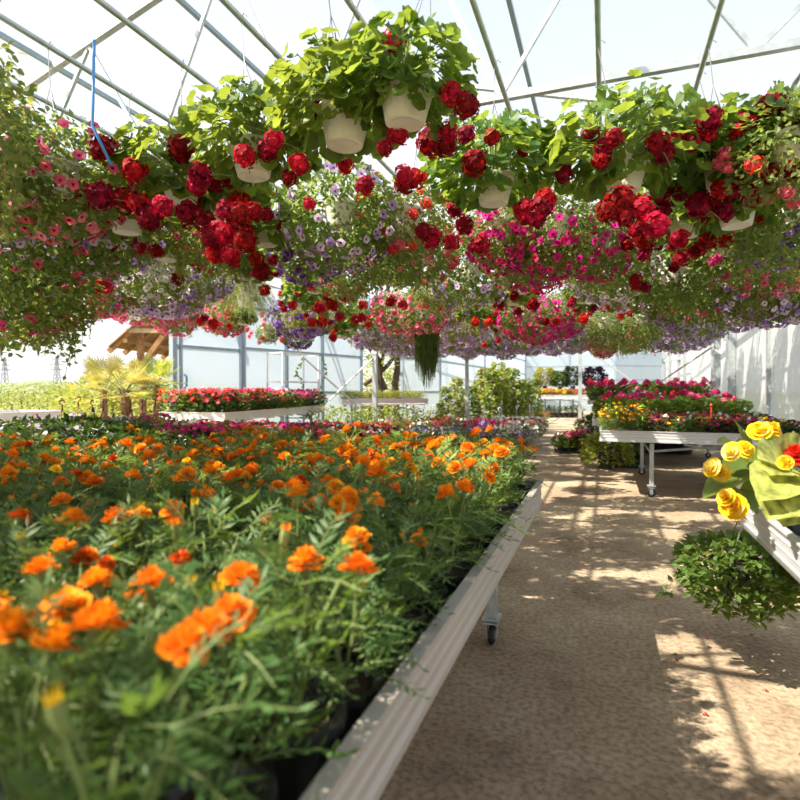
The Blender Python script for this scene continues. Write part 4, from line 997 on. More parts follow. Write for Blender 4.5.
# ---- far side of the aisle
# orange marigold like plants at the bench corner
TB = ZT - .14 + .03
CF = [fol_bush(260, .17, .30, 'leaf_mid', (.04, .06), .6), fol_bush(260, .17, .30, 'leaf_dark', (.04, .06), .6)]
CBL = [blossoms(34, .18, .34, ('orange2', 'yellow'), 0, .021, 'flat', .4), blossoms(34, .18, .34, ('orange2', 'orange'), 0, .021, 'flat', .4)]
for i, (x, y) in enumerate(((.10, 7.66), (.36, 7.70), (.12, 7.98), (.40, 8.02), (.10, 8.32), (.38, 8.36), (.12, 8.66), (.40, 8.70))):
    plant('tickseed_plant', proto(POT_T, CF[i % 2], CBL[i % 2], .08), (x, y, TB), f'bushy amber flowered plant on the bench corner, {nth(i // 2 + 1)} row, {"outer" if i % 2 == 0 else "inner"} one', 'bedding plant', 'amber flowers on the bench corner')
# mixed small pots on the same bench
MX = [fol_bush(80, .09, .13, 'leaf_mid', (.045, .07)), fol_bush(80, .09, .13, 'leaf_bronze', (.045, .07)), fol_bush(80, .09, .13, 'leaf_dark', (.045, .07))]
MXC = [('magenta', 'pink'), ('red2', 'red'), ('orange', 'orange2'), ('yellow', 'orange2'), ('white', 'salmon'), ('coral', 'red2'), ('pink', 'magenta')]
MXN = ['magenta', 'red', 'orange', 'yellow', 'white', 'coral', 'pink']
MXB = [blossoms(7, .09, .16, c, 0, .023, 'flat', .6) for c in MXC]
for j in range(9):
    for i in range(10):
        x = .60 + i * .165 + U(-.02, .02); y = 7.60 + j * .25 + U(-.02, .02)
        if x > 2.16: continue
        q = rnd.randrange(7)
        plant('bedding_plant', proto(POT_T, rnd.choice(MX), MXB[q], .08), (x, y, TB), f'{MXN[q]} bedding pot, bench across the aisle, {nth(j + 1)} row, {nth(i + 1)} from amber plants', 'bedding plant', 'mixed pots on the bench across the aisle', 1.1)
# markers stuck between the pots
for px, d, h, m, lab in ((643, 7.3, .40, 'lime_plastic', 'lime green plastic plant marker beside the amber flowers'), (712, 7.2, .42, 'red_plastic', 'red plastic plant marker among the mixed bedding pots')):
    x, y = P(px, d); b = MB(); b.box((0, 0, h / 2), (.016, .004, h)); b.lathe([(0, h - .03), (.05 if m[0] == 'l' else .02, h), (0, h + .03)], 10)
    tag(ob('plant_marker', b.mesh('plant_marker', [m]), None, (x, y + .05, TB)), lab, 'marker')
# leafy geraniums with pink blooms before the film wall
RF = [fol_bush(150, .17, .34, 'leaf_mid', (.06, .09), 1.0), fol_bush(150, .17, .34, 'leaf_ger', (.06, .09), 1.0)]
PK = [umbel(('magenta', 'pink'), .05, 30, .02, -.5), umbel(('pink', 'magenta'), .05, 30, .02, -.5), umbel(('red2', 'coral'), .05, 30, .02, -.5), umbel(('salmon', 'coral'), .05, 30, .02, -.5)]
for j in range(6):
    for i in range(9):
        x = 0.0 + i * .27 + U(-.03, .03); y = 10.75 + j * .36 + U(-.03, .03)
        parts = proto(POT_K, rnd.choice(RF), None, .10)
        nb = rnd.choice((0, 1, 1, 2)) + (1 if i < 3 and rnd.random() < .4 else 0)
        for k in range(nb):
            a = U(0, 6.28); parts.append(('flower_head', rnd.choice(PK if rnd.random() < .6 else PK[:2]), (cos(a) * .1, sin(a) * .1, U(.44, .56)), (U(-.4, .4), U(-.4, .4), 0), U(.8, 1.1)))
        plant('geranium_plant', parts, (x, y, ZB), f'potted geranium {NUM[nb].replace("bloom", "pink bloom")}, bench by film wall, {nth(j + 1)} row, {nth(i + 1)} from aisle', 'geranium', 'geraniums by the film wall')
# tall bright pink geraniums behind
for j in range(4):
    for i in range(10):
        x = -.25 + i * .27 + U(-.03, .03); y = 14.6 + j * .42 + U(-.03, .03)
        q = 0 if i < 6 else 3
        parts = proto(POT_K, RF[i % 2], None, .10)
        nb = rnd.choice((2, 3, 4))
        for k in range(nb):
            a = U(0, 6.28); parts.append(('flower_head', rnd.choice(PK[:3] if i < 6 else [PK[3], PK[0]]), (cos(a) * .13, sin(a) * .13, U(.42, .56)), (U(-.5, .5), U(-.5, .5), 0), U(.9, 1.3)))
        plant('geranium_plant', parts, (x, y, 1.10 - .13 + .03), f'bright geranium {NUM[nb]}, bench behind aisle pole, {nth(j + 1)} row, {nth(i + 1)} from aisle', 'geranium', 'bright geraniums behind the aisle pole', 1.05)
# pale flowers behind the pink ones near the brace
for i in range(4):
    x = .75 + i * .26; y = 13.2
    plant('bedding_plant', proto(POT_B, fol_bush(160, .2, .55, 'leaf_mid', (.05, .08)) if i == 0 else PB[1], blossoms(40, .2, .5, ('white', 'salmon'), 0, .035, 'flat', .6) if i == 0 else PBL['white'], .19), (x, y, 0), f'white flowered plant on the floor before the pink geraniums, {nth(i + 1)} from aisle', 'bedding plant', 'white flowers on the floor', 2.0)
# trays and bushes on the floor by the aisle
def crate(L, W, H):
    b = MB(); t = .012
    for s in (-1, 1):
        b.box((0, s * W / 2, H * .22), (L, t, H * .44)); b.box((0, s * W / 2, H * .9), (L, t, H * .2))
        b.box((s * L / 2, 0, H * .22), (t, W, H * .44)); b.box((s * L / 2, 0, H * .9), (t, W, H * .2))
        for k in range(4): b.box((-L / 2 + L * k / 3, s * W / 2, H / 2), (.02, t * 1.2, H))
    b.box((0, 0, .01), (L, W, .016)); return b.mesh('crate', ['tray_black'])
x, y = P(572, 12.0)
CR = crate(.62, .42, .15)
tag(ob('crate', CR, None, (x, y, 0), (0, 0, TH * .9)), 'black slatted crate of pink flowers on the aisle floor before the pole', 'crate')
for i in range(8):
    a, c = -.21 + (i % 4) * .14, -.10 + (i // 4) * .20; t = TH * .9; q = rnd.choice((6, 4, 1, 6))
    plant('bedding_plant', proto(POT_K, fol_bush(130, .12, .26, 'leaf_mid', (.05, .075)) if i == 0 else LF[1], blossoms(26, .12, .28, MXC[q], 0, .03, 'flat', .6), .09), (x + a * cos(t) - c * sin(t), y + a * sin(t) + c * cos(t), .025), f'{MXN[q]} flowered plant in the floor crate, {("front", "rear")[i // 4]} row, {nth(i % 4 + 1)} from aisle', 'bedding plant', 'plants in the floor crate', 1.15)
x, y = P(607, 9.6)
def cypress():
    b = MB()
    for i in range(900):
        d = rdir(); d.z = abs(d.z) * 1.1 - .25; k = U(.75, 1.05)
        p = Vector((d.x * .36 * k, d.y * .36 * k, .30 + d.z * .42 * k)); b.leaf(p, jit(d, .5), jit(d, .6), U(.06, .10), .6, 0 if rnd.random() < .35 else 2)
    return b.mesh('foliage', ['leaf_trail', 'stem', 'leaf_lime'])
CY = cypress()
thing('leafy_shrub', [('pot', POT_B, (0, 0, .0), (0, 0, 0), 1.2), ('foliage', CY, (0, 0, -.10))], (x, y, 0), 0, 'round feathery pale green bush on the floor below the amber flowers', 'shrub', None, 1.12)
x2, y2 = P(628, 9.7)
b = MB(); b.box((0, 0, .07), (.55, .4, .14)); b.box((0, 0, .145), (.57, .42, .012))
tag(ob('plant_tray', b.mesh('plant_tray', ['tray_black']), None, (x2, y2 + .1, 0), (0, 0, 0)), 'solid black tray on the floor under the bench beside the round bush', 'tray')
plant('leafy_shrub', proto(POT_K, LF[0], None, .09), (x2 - .1, y2 + .1, .152), 'dark leafy plant standing in the solid black tray under the bench', 'shrub', None, 1.4)
plant('leafy_shrub', proto(POT_K, LF[0], None, .09), (x2 + .17, y2 + .12, .152), 'second dark leafy plant in the solid black tray, nearer the bench leg', 'shrub', None, 1.2)
for i, (px, d, s, c, lab) in enumerate(((592, 11.0, 1.4, ('orange', 'rust'), 'rust orange flowered plant on the floor between crate and round bush'), (588, 12.6, 1.5, ('white', 'white'), 'white flowered plant on the floor at the foot of the pole'), (598, 11.8, 1.6, ('violet', 'purple'), 'violet flowered plant on the floor behind the round bush'),
        (604, 12.6, 1.9, ('coral', 'salmon'), 'coral flowered plant on the floor behind the amber flowers'), (594, 13.4, 2.0, ('orange', 'coral'), 'orange flowered plant on the floor behind the pole'), (585, 14.6, 1.7, ('white', 'salmon'), 'pale flowered plant beside the aisle beyond the pole'), (612, 11.4, 1.7, ('rust', 'orangered'), 'rust red plant on the floor under the bench corner'), (600, 15.6, 2.0, ('orange2', 'yellow'), 'amber flowered plant on the floor before the bright geranium bench'))):
    x, y = P(px, d)
    plant('bedding_plant', proto(POT_K, LF[i % 2], blossoms(34, .14, .27, c, 0, .026, 'flat', .45), .09), (x, y, 0), lab, 'bedding plant', None, s)

# ---- near bench across the aisle: yellow begonia, mottled plant, black pots, hanging plant
def bigleaf(b, base, tip, n, size, wid, mi=0):
    base, tip = Vector(base), Vector(tip); d = (tip - base).normalized()
    rows = []; side = Vector(n).cross(d).normalized(); nn = d.cross(side)
    prof = ((0, .03), (.08, .55), (.25, .95), (.5, 1.0), (.75, .72), (.92, .3), (1, .02))
    for q, (u, w) in enumerate(prof):
        for s in (-1, -.5, 0, .5, 1):
            rows.append(tuple(base + d * size * u + side * size * wid * .5 * w * s * (1 + .06 * cos(9 * u + 3 * s)) + nn * size * (.10 * abs(s) * w - .16 * u * u + .02 * cos(14 * u) * abs(s))))
    b.add(rows, [(q * 5 + s, q * 5 + s + 1, (q + 1) * 5 + s + 1, (q + 1) * 5 + s) for q in range(6) for s in range(4)], mi)
root_xy = P(764, 2.42); RB = Vector((max(.74, root_xy[0]), root_xy[1], ZB))
b = MB()
# (pixel of leaf base, pixel of leaf tip, depth, width ratio)
for (a, c, d, w) in (((770, 455), (728, 466), 2.25, .8), ((752, 470), (706, 490), 2.2, .55), ((758, 452), (788, 440), 2.4, .7), ((762, 448), (748, 428), 2.35, .7), ((765, 470), (795, 478), 2.3, .8), ((750, 475), (745, 505), 2.25, .7),
        ((748, 455), (742, 440), 2.3, .8), ((775, 450), (770, 428), 2.5, .8), ((760, 478), (778, 500), 2.3, .8), ((742, 490), (760, 512), 2.2, .6), ((738, 450), (722, 440), 2.35, .7), ((786, 455), (805, 440), 2.5, .8), ((745, 445), (740, 420), 2.6, .8), ((756, 462), (735, 480), 2.4, .8), ((770, 462), (790, 460), 2.2, .8), ((737, 482), (722, 472), 2.3, .7), ((780, 470), (768, 490), 2.4, .8)):
    A, C = P3(*a, d + .06), P3(*c, d)
    bigleaf(b, A - RB, C - RB, jit((.1, -.5, .8), .35), max(.10, (C - A).length * 1.05), w)
    b.tube([(0, 0, .12), tuple((A - RB) * .6 + Vector((0, 0, .05))), tuple(A - RB)], .005, 6, 1)
bf = b.mesh('foliage', ['leaf_beg', 'stem_red'], True)
RO = [rose(('yellow', 'yelpale'), .062), rose(('yelpale', 'yellow'), .062)]
parts = [('pot', pot_mesh(.1, .075, .14, 'pot_black', 16)), ('foliage', bf)]
for (px, py, d, s, dr) in ((760, 432, 2.3, 1.0, (-.2, -.7, .6)), (771, 430, 2.34, .9, (.4, -.5, .7)), (733, 452, 2.2, .85, (-.6, -.7, .3)), (745, 450, 2.25, .8, (.2, -.8, .4)), (714, 468, 2.15, .85, (-.8, -.6, .4)), (722, 473, 2.2, .75, (-.2, -.9, .1)), (735, 507, 2.12, 1.1, (-.3, -.8, .2)), (728, 498, 2.12, .8, (-.6, -.6, .5))):
    parts.append(('flower_head', rnd.choice(RO), P3(px, py, d) - RB, quat_to(dr, U(0, 6)), s * .74))
b = MB(); b.box((0, 0, 0), (.018, .002, .04)); tg_ = b.mesh('tag', ['brass'])
parts.append(('tag', tg_, P3(741, 484, 2.2) - RB, (0, .5, .3), 1.0, 'white plant tag'))
thing('begonia_plant', parts, RB, 0, 'yellow begonia with large blooms leaning over the bench rail end', 'begonia')
# mottled leafy plant with a red bloom
RB2 = Vector((1.02, 2.05, ZB)); b = MB()
for (a, c, d, w) in (((786, 470), (770, 488), 1.85, .9), ((796, 478), (778, 505), 1.85, .9), ((800, 470), (788, 448), 1.95, .9), ((800, 480), (780, 470), 1.9, .9), ((806, 475), (800, 502), 1.83, 1.0), ((812, 470), (835, 488), 1.9, .9), ((815, 465), (832, 450), 2.0, .9), ((805, 460), (802, 442), 2.1, .9), ((798, 485), (790, 512), 1.85, .9), ((820, 480), (822, 506), 1.9, .9), ((790, 462), (772, 455), 1.95, .9), ((812, 485), (815, 512), 1.85, .9)):
    A, C = P3(*a, d + .08), P3(*c, d); bigleaf(b, A - RB2, C - RB2, jit((0, -.6, .7), .3), (C - A).length * 1.2 + .02, w, 0)
    b.tube([(0, 0, .1), tuple(A - RB2)], .005, 5, 1)
vf = b.mesh('foliage', ['leaf_var', 'stem'], True)
thing('begonia_plant', [('pot', pot_mesh(.1, .075, .13, 'pot_black', 16)), ('foliage', vf), ('flower_head', rose(('red2', 'red'), .045), P3(798, 456, 1.95) - RB2, quat_to((-.3, -.6, .6))), ('flower_head', rose(('yellow', 'orange2'), .025), P3(786, 463, 1.85) - RB2, quat_to((-.3, -.8, .4)))],
      RB2, 0, 'plant with large mottled yellow green leaves and a red bloom by the rail', 'begonia')
for i, (x, y, rz, m, lab) in enumerate(((.80, 1.72, .2, 'pot_brown', 'brown pot with low leaves just inside the bench rail, nearest the camera'), (.78, 2.28, .1, 'pot_black', 'black pot with low leaves behind the mottled plant by the rail'), (1.15, 2.72, .5, 'pot_terra', 'terracotta pot with white flowers behind the yellow begonia'), (1.32, 2.42, 0, 'pot_black', 'black pot with white flowers further in behind the yellow begonia'))):
    parts = proto(pot_mesh(.095, .07, .14, m, 16), fol_bush(50, .1, .14, 'leaf_beg', (.06, .09)), None, .12)
    if i > 1: parts.append(('blossoms', blossoms(12, .1, .2, ('white',), 0, .035, 'flat', .6), (0, 0, .12)))
    plant('potted_plant', parts, (x, y, ZB), lab, 'potted plant', None)
# more pots on the rest of that bench
for i in range(4):
    for j in range(3):
        x = 1.05 + i * .25; y = .85 + j * .28
        plant('potted_plant', proto(pot_mesh(.095, .07, .14, 'pot_black', 14) if i + j == 0 else POT_B if False else POT_K, LF[1], None, .1), (x, y, ZB), f'leafy potted plant on the yellow begonia bench, {nth(j + 1)} row, {nth(i + 1)} from the rail', 'potted plant', 'leafy pots on the begonia bench')
# hanging plant below the rail end
hx, hy = P(742, 2.62); HZ = .40
b = MB()
for i in range(1500):
    d = rdir(); k = U(.5, 1.0) ** .6
    p = Vector((d.x * .27 * k, d.y * .27 * k, .12 + d.z * (.15 if d.z > 0 else .24) * k))
    if sqrt(p.x ** 2 + p.y ** 2) < .115 and p.z < .15 and p.z > 0: continue
    b.leaf(p, jit((d.x, d.y, .2), .6), jit((0, 0, 1), .7), U(.035, .06), .75, 0)
for j in range(16):
    a = U(0, 6.28); L = U(.12, .26); up = U(-.9, .9); pts = [Vector((cos(a) * (.16 + L * t * .9), sin(a) * (.16 + L * t * .9), .14 + L * (up * t - .5 * t * t))) for t in (0, .33, .66, 1)]
    b.tube(pts, .002, 4, 1, False)
    for q in range(12):
        t = U(0, 1); i0 = min(2, int(t * 3)); p = pts[i0].lerp(pts[i0 + 1], t * 3 - i0); b.leaf(p, jit((cos(a), sin(a), 0), .9), rdir(), U(.03, .045), .8, 0)
hf = b.mesh('foliage', ['leaf_mid', 'stem'])
b = MB()
top = Vector((.635 - hx, 2.99 - hy, ZT - HZ))
for k in range(3):
    a = k * 2.094; b.tube([(cos(a) * .12, sin(a) * .12, .15), tuple(top)], .0025, 5)
b.tube([tuple(top), tuple(top + Vector((.02, -.01, .02)))], .004, 5)
hw = b.mesh('hanger', ['wire'])
thing('hanging_plant', [('pot', pot_mesh(.125, .09, .15, 'pot_black', 18)), ('foliage', hf), ('hanger', hw)], (hx, hy, HZ), 0, 'leafy green hanging pot slung below the rail end under the yellow begonia', 'hanging plant')

# white plant rack with a climbing plant before the frosted panels
x0, y0 = P(275, 12.6); x1, y1 = P(311, 13.6)
r = empty('plant_rack', ((x0 + x1) / 2, (y0 + y1) / 2, 0), atan2(y1 - y0, x1 - x0)); tag(r, 'open white metal rack with a thin climbing plant behind the impatiens bench', 'rack')
L = sqrt((x1 - x0) ** 2 + (y1 - y0) ** 2); hz = PZ(354, 13); lz = PZ(382, 13)
b = MB()
for sx in (-.5, .5):
    for sy in (-.25, .25): b.bar((sx * L, sy, 0), (sx * L, sy, hz), .035)
for z in (hz, lz, .5):
    for sy in (-.25, .25): b.bar((-L / 2, sy, z), (L / 2, sy, z), .03)
    for sx in (-.5, .5): b.bar((sx * L, -.25, z), (sx * L, .25, z), .03)
ob('frame', b.mesh('frame', ['white_plastic']), r)
b = MB()
for i in range(46):
    t = i / 46; b.leaf((.0 + .12 * sin(t * 9), -.2, hz - t * (hz - lz + .2)), rdir(), rdir(), U(.06, .1), .9)
for i in range(60):
    t = i / 60; b.leaf((L * .95 + .12 * sin(t * 7), .1, hz - .05 - t * 1.3), rdir(), rdir(), U(.06, .1), .9)
ob('vine', b.mesh('vine', ['leaf_mid']), r)

# ================================================================== OUTSIDE, at the open side
# wooden shelter
r = empty('wooden_shelter', (0, 0, 0)); tag(r, 'open timber shelter with a sloping plank roof beside the frosted door', 'shelter')
dS = 17.0
pE = P3(112, 349, dS); pR = P3(150, 316, dS)                       # eave end and a point up the verge
ux = Vector((pR.x - pE.x, pR.y - pE.y, 0)); slope = (pR.z - pE.z) / ux.length; ux.normalize()
back = Vector((-ux.y, ux.x, 0))
if back.y < 0: back = -back
up = (ux + Vector((0, 0, slope))).normalized(); nrm = Vector((-ux.x * slope, -ux.y * slope, 1)).normalized()
b = MB()
for k in range(16):                                                  # planks
    a = pE + up * (.02 + k * .21); b.box(a + back * 1.8 + nrm * .06 + up * .1, (.2, 3.9, .03), 0, Matrix((up, back, nrm)).transposed())
ob('roof_plank', b.mesh('roof_plank', ['wood']), r)
for k in range(5):
    b = MB(); a = pE + back * (k * .95); b.bar(a - up * .12, a + up * 3.3, .09, .14); ob('rafter', b.mesh('rafter', ['wood']), r)
b = MB(); c0 = pE + up * .55 - nrm * .16; b.bar(c0 - back * .2, c0 + back * 4.0, .12, .12); ob('beam', b.mesh('beam', ['wood']), r)
b = MB(); c1 = pE + up * 1.1 - nrm * .22; b.bar(c1 - ux * .5 + Vector((0, 0, 0)), Vector((c1.x, c1.y, c1.z)) + ux * 1.6, .13, .13); ob('beam', b.mesh('beam', ['wood_pale']), r)
pp = P3(141, 350, dS + .2)
b = MB(); b.bar((pp.x, pp.y, 0), (pp.x, pp.y, PZ(330, dS)), .15, .15); ob('post', b.mesh('post', ['wood']), r)
q2 = pp + back * 3; b = MB(); b.bar((q2.x, q2.y, 0), (q2.x, q2.y, PZ(330, dS)), .15, .15); ob('post', b.mesh('post', ['wood']), r)
b = MB(); b.bar(P3(143, 364, dS), P3(164, 336, dS), .14, .14); ob('brace', b.mesh('brace', ['wood']), r)

# potted fan palms
def fan_palm(h, R, nl, mat, seed):
    b = MB()
    for i in range(nl):
        a = U(0, 6.28); el = U(-.5, 1.2); d = Vector((cos(a) * cos(el), sin(a) * cos(el), sin(el))); L = R * U(.5, .95)
        c = Vector((0, 0, h)) + d * L; b.tube([(0, 0, h - .05), tuple(c)], .007, 4, 1, False)
        side = d.cross(Vector((0, 0, 1))).normalized(); nn = side.cross(d)
        for k in range(17):
            t = -1.9 + 3.8 * k / 16; e = (d * cos(t) + side * sin(t)).normalized(); e = (e + Vector((0, 0, -.25 * abs(t) * .5))).normalized()
            b.leaf(c, e, nn, R * .52 * U(.85, 1.1) * (1 - .12 * abs(t)), .42, 0, BLADE, BLADE_F)
    f = b.mesh('fronds', [mat, 'stem'])
    b = MB(); n = 14
    b.tube([(0, 0, h * k / n) for k in range(n + 1)], [.05 + .02 * ((k * 7) % 3) / 2 + .012 * (k > 3) for k in range(n + 1)], 10)
    for k in range(80):
        a = U(0, 6.28); z = U(.1, h); b.leaf((cos(a) * .058, sin(a) * .058, z), jit((cos(a) * .5, sin(a) * .5, 1), .4), (cos(a), sin(a), 0), U(.06, .12), .6)
    return f, b.mesh('trunk', ['fibre'])
for i, (px, d, zt, R, lab) in enumerate(((125, 10.0, PZ(390, 10), .50, 'potted fan palm with a shaggy trunk before the timber shelter, the stoutest'), (157, 10.8, PZ(384, 10.8), .46, 'potted fan palm close to the frosted door, tallest of the palms'), (143, 12.2, PZ(387, 12.2), .5, 'potted fan palm standing behind between two others'), (104, 13.0, PZ(390, 13), .6, 'potted fan palm farthest towards the open meadow'))):
    x, y = P(px, d); f, t = fan_palm(zt - .25, R * 1.15, 22, 'leaf_yell' if i != 1 else 'leaf_lime', i)
    thing('fan_palm', [('pot', pot_mesh(.2, .15, .3, 'pot_black', 16)), ('trunk', t, (0, 0, .25)), ('fronds', f, (0, 0, .25))], (x, y, 0), U(0, 6), lab, 'palm')
# sunlit shrubs and trees beyond the palms
def crown(n, R, H, mat, size, mat2): return fol_bush(n, R, H, mat, size, .8, 0, mat2)
CR1 = [crown(420, 1.0, 1.6, 'leaf_yell', (.12, .2), 'leaf_lime'), crown(420, 1.0, 1.6, 'leaf_lime', (.12, .2), 'leaf_trail'), crown(420, 1.0, 1.7, 'leaf_trail', (.12, .2), 'leaf_mid')]
b = MB(); b.tube([(0, 0, 0), (.03, .02, .5), (0, .05, 1.1)], [.08, .06, .03], 7); TRK = b.mesh('trunk', ['bark'])
spots = [(95, 14, .85, 0, .0), (112, 17, 1.1, 0, .1), (132, 15.0, 1.1, 0, .2), (162, 15.2, 1.1, 0, .2), (80, 19, .9, 1, 0), (150, 22, 1.4, 1, .2), (60, 24, .82, 1, 0), (38, 20, .66, 1, 0), (12, 23, .72, 2, 0), (-15, 25, .8, 1, 0), (104, 27, 1.25, 1, 0), (75, 34, 1.0, 2, 0), (47, 36, .9, 2, 0), (22, 34, .85, 1, 0), (-6, 38, .9, 2, 0), (124, 36, 1.5, 1, 0), (61, 50, 1.15, 2, 0), (34, 52, 1.15, 2, 0), (8, 54, 1.15, 2, 0), (92, 51, 1.4, 2, 0), (-20, 50, 1.1, 2, 0)]
for i, (px, d, s, k, z) in enumerate(spots):
    x, y = P(px, d)
    thing('garden_bush', [('trunk', TRK), ('foliage', CR1[k], (0, 0, .15))], (x, y, -.02), U(0, 6), f'{("yellow sunlit", "lime green", "dull green")[k]} bush in the open meadow, {nth(i + 1)} counting outwards from the palms', 'bush', 'bushes in the meadow', s)
b = MB()
import itertools
N = 60
for i in range(N + 1):
    px = -220 + 560 * i / N; d = 260 + 25 * sin(i * .4); h = 4.6 + 1.6 * sin(i * .31) + 1.0 * sin(i * .9 + 1)
    x, y = P(px, d); x2, y2 = P(px, d * 1.25); x0, y0 = P(px, d * .7)
    b.v += [(x0, y0, -.05), (x, y, h * .75), (x2, y2, h)]
b.f = [(i * 3 + q, (i + 1) * 3 + q, (i + 1) * 3 + q + 1, i * 3 + q + 1) for i in range(N) for q in range(2)]; b.m = [0] * len(b.f)
tag(ob('hill', b.mesh('hill', ['far_hill'], True)), kind='structure')
def pylon(px, d, h, lab):
    x, y = P(px, d); b = MB(); w = h * .09
    for sx in (-1, 1):
        for sy in (-1, 1): b.bar((sx * w, sy * w, 0), (sx * w * .12, sy * w * .12, h), .42, .42)
    for k in range(7):
        z0, z1 = h * k / 7, h * (k + 1) / 7; a0, a1 = w * (1 - .88 * k / 7), w * (1 - .88 * (k + 1) / 7)
        for sy in (-1, 1): b.bar((-a0, sy * a0, z0), (a1, sy * a1, z1), .3, .3); b.bar((a0, sy * a0, z0), (-a1, sy * a1, z1), .3, .3)
    ar = MB()
    for z, l in ((.62, .30), (.76, .36), (.9, .24)): ar.bar((-l * h / 1.7, 0, h * z), (l * h / 1.7, 0, h * z), .38, .5); ar.bar((-l * h / 1.7, 0, h * z), (0, 0, h * z + h * .07), .25, .25); ar.bar((l * h / 1.7, 0, h * z), (0, 0, h * z + h * .07), .25, .25)
    r = empty('power_pylon', (x, y, 0), TH); tag(r, lab, 'pylon'); ob('tower', b.mesh('tower', ['pylon']), r); ob('crossarm', ar.mesh('crossarm', ['pylon']), r)
pylon(57, 420, 27, 'lattice power pylon on the horizon, the one closer to the timber shelter')
pylon(5, 430, 27, 'lattice power pylon on the horizon, the one farther from the timber shelter')
# gnarled tree seen through the gap in the panelled wall
def limb(b, pts, r0, r1): b.tube(pts, [r0 + (r1 - r0) * i / (len(pts) - 1) for i in range(len(pts))], 8)
b = MB(); D = 21.5
o0 = Vector((*P(382, D), 0))
Q = lambda px, py, dd=0: tuple(P3(px, py, D + dd) - o0)
_limb = limb
limb = lambda b, p, r0, r1: _limb(b, p, r0 * .62, r1 * .62)
limb(b, [Q(380, 430), Q(380, 385), Q(378, 360), Q(366, 340), Q(352, 322)], .26, .16); limb(b, [Q(396, 430), Q(395, 385), Q(398, 365), Q(393, 340), Q(400, 315)], .26, .16)
limb(b, [Q(378, 375), Q(388, 365), Q(396, 354), Q(408, 340)], .14, .10); limb(b, [Q(386, 390), Q(380, 375), Q(384, 350), Q(388, 320)], .15, .10); limb(b, [Q(364, 385), Q(374, 378), Q(380, 372)], .14, .10); limb(b, [Q(392, 385), Q(400, 370), Q(404, 350)], .12, .08)
tk = b.mesh('trunk', ['bark'])
cr = fol_bush(420, 1.2, 1.2, 'leaf_mid', (.14, .24), .8, 0, 'leaf_lime')
thing('garden_tree', [('trunk', tk), ('foliage', cr, (0, .4, 2.3))], o0, 0, 'gnarled dark tree trunks crossing in the gap between frosted wall panels', 'tree')
for i, (px, d, s, k) in enumerate(((370, 26, 1.3, 1), (397, 25, 1.2, 2), (384, 30, 1.5, 0), (405, 29, 1.5, 1))):
    x, y = P(px, d); thing('garden_bush', [('trunk', TRK), ('foliage', CR1[k], (0, 0, .15))], (x, y, -.02), U(0, 6), f'{("yellow", "lime green", "dull green")[k]} bush behind the gnarled trunks, {nth(i + 1)} from the door', 'bush', 'bushes behind the gnarled trunks', s)
# fallen petals and leaf bits on the floor
b = MB()
for i in range(130):
    x, y = U(-.3, 1.6), U(2.2, 11); flat_flower(b, (x, y, .004), jit((0, 0, 1), .3), U(.006, .014), rnd.choice((0, 0, 1, 2)), 3)
tag(ob('petal_litter', b.mesh('petal_litter', ['red', 'leaf_bronze', 'salmon'])), 'scattered fallen petals and leaf bits on the sandy aisle floor', 'litter', None, 'stuff')

# ================================================================== LIGHT, SKY, CAMERA
SUN_AZ, SUN_EL = TH + radians(106), radians(49)       # azimuth measured from +Y towards -X
sdir = Vector((-sin(SUN_AZ) * cos(SUN_EL), cos(SUN_AZ) * cos(SUN_EL), sin(SUN_EL)))
ld = bpy.data.lights.new('sun', 'SUN'); ld.energy = 11.0; ld.angle = radians(.6); ld.color = (1.0, .90, .74)
lo = bpy.data.objects.new('sun', ld); COL.objects.link(lo); lo.rotation_euler = sdir.to_track_quat('Z', 'Y').to_euler(); lo.location = (-20, 20, 20)
w = bpy.data.worlds.new('sky'); scene.world = w; w.use_nodes = True; nt = w.node_tree
for n in list(nt.nodes): nt.nodes.remove(n)
out = nt.nodes.new('ShaderNodeOutputWorld'); bg = nt.nodes.new('ShaderNodeBackground'); nt.links.new(bg.outputs[0], out.inputs[0])
tc = nt.nodes.new('ShaderNodeTexCoord'); sep = nt.nodes.new('ShaderNodeSeparateXYZ'); nt.links.new(tc.outputs['Generated'], sep.inputs[0])
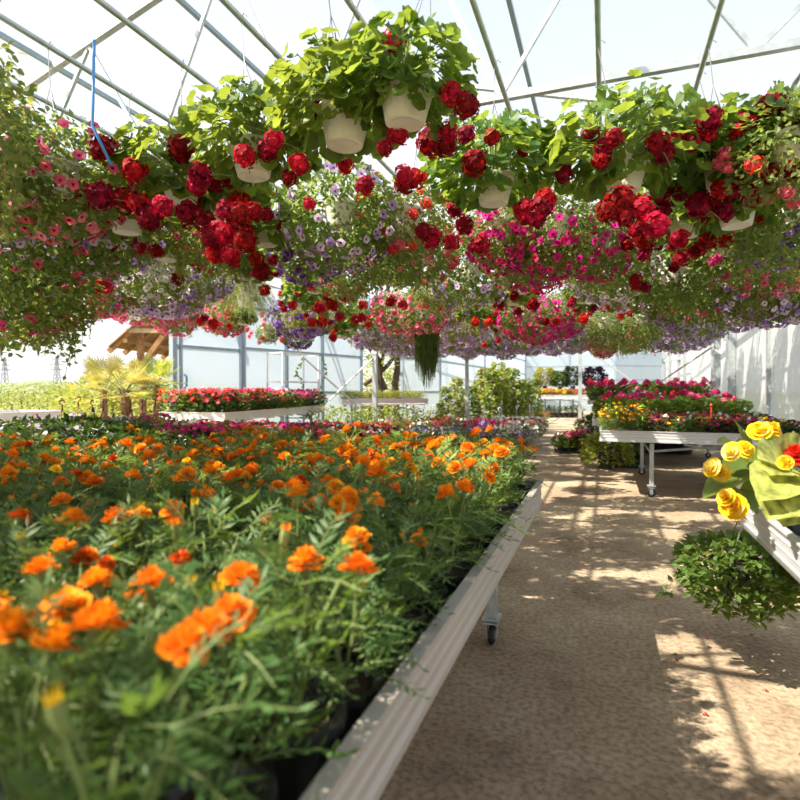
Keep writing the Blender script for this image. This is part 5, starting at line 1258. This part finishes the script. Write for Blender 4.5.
rp = nt.nodes.new('ShaderNodeValToRGB'); e = rp.color_ramp.elements
e[0].position = 0.0; e[0].color = (1.0, .985, .95, 1); e[1].position = .8; e[1].color = (.42, .54, .74, 1); k = e.new(.16); k.color = (.86, .90, .96, 1)
nt.links.new(sep.outputs['Z'], rp.inputs['Fac'])
dp = nt.nodes.new('ShaderNodeVectorMath'); dp.operation = 'DOT_PRODUCT'; dp.inputs[1].default_value = Vector((sdir.x, sdir.y, .25)).normalized()
nrmn = nt.nodes.new('ShaderNodeVectorMath'); nrmn.operation = 'NORMALIZE'; nt.links.new(tc.outputs['Generated'], nrmn.inputs[0]); nt.links.new(nrmn.outputs[0], dp.inputs[0])
mr = nt.nodes.new('ShaderNodeMapRange'); mr.inputs['From Min'].default_value = .55; mr.inputs['From Max'].default_value = 1; mr.inputs['To Min'].default_value = 0; mr.inputs['To Max'].default_value = 1.0
nt.links.new(dp.outputs['Value'], mr.inputs['Value'])
mx = nt.nodes.new('ShaderNodeMix'); mx.data_type = 'RGBA'; mx.inputs['B'].default_value = (1.6, 1.5, 1.35, 1)
nt.links.new(mr.outputs['Result'], mx.inputs[0]); nt.links.new(rp.outputs[0], mx.inputs['A']); nt.links.new(mx.outputs['Result'], bg.inputs['Color'])
bg.inputs['Strength'].default_value = 1.0

cd = bpy.data.cameras.new('camera'); cam = bpy.data.objects.new('camera', cd); COL.objects.link(cam)
cd.sensor_width = 36; cd.lens = 36 * F / 800; cam.location = (0, 0, EYE); cam.rotation_euler = (pi / 2 - math.atan(10 / F), 0, TH)
cd.dof.use_dof = True; cd.dof.focus_distance = 3.4; cd.dof.aperture_fstop = 2.8; cd.clip_end = 2000; cd.clip_start = .05
scene.camera = cam
vs = scene.view_settings; vs.view_transform = 'Standard'; vs.look = 'None'; vs.gamma = 1.0; vs.exposure = 0.36; vs.use_curve_mapping = False
cy = scene.cycles
cy.use_denoising = True; cy.max_bounces = 8; cy.diffuse_bounces = 4; cy.transmission_bounces = 6; cy.transparent_max_bounces = 12
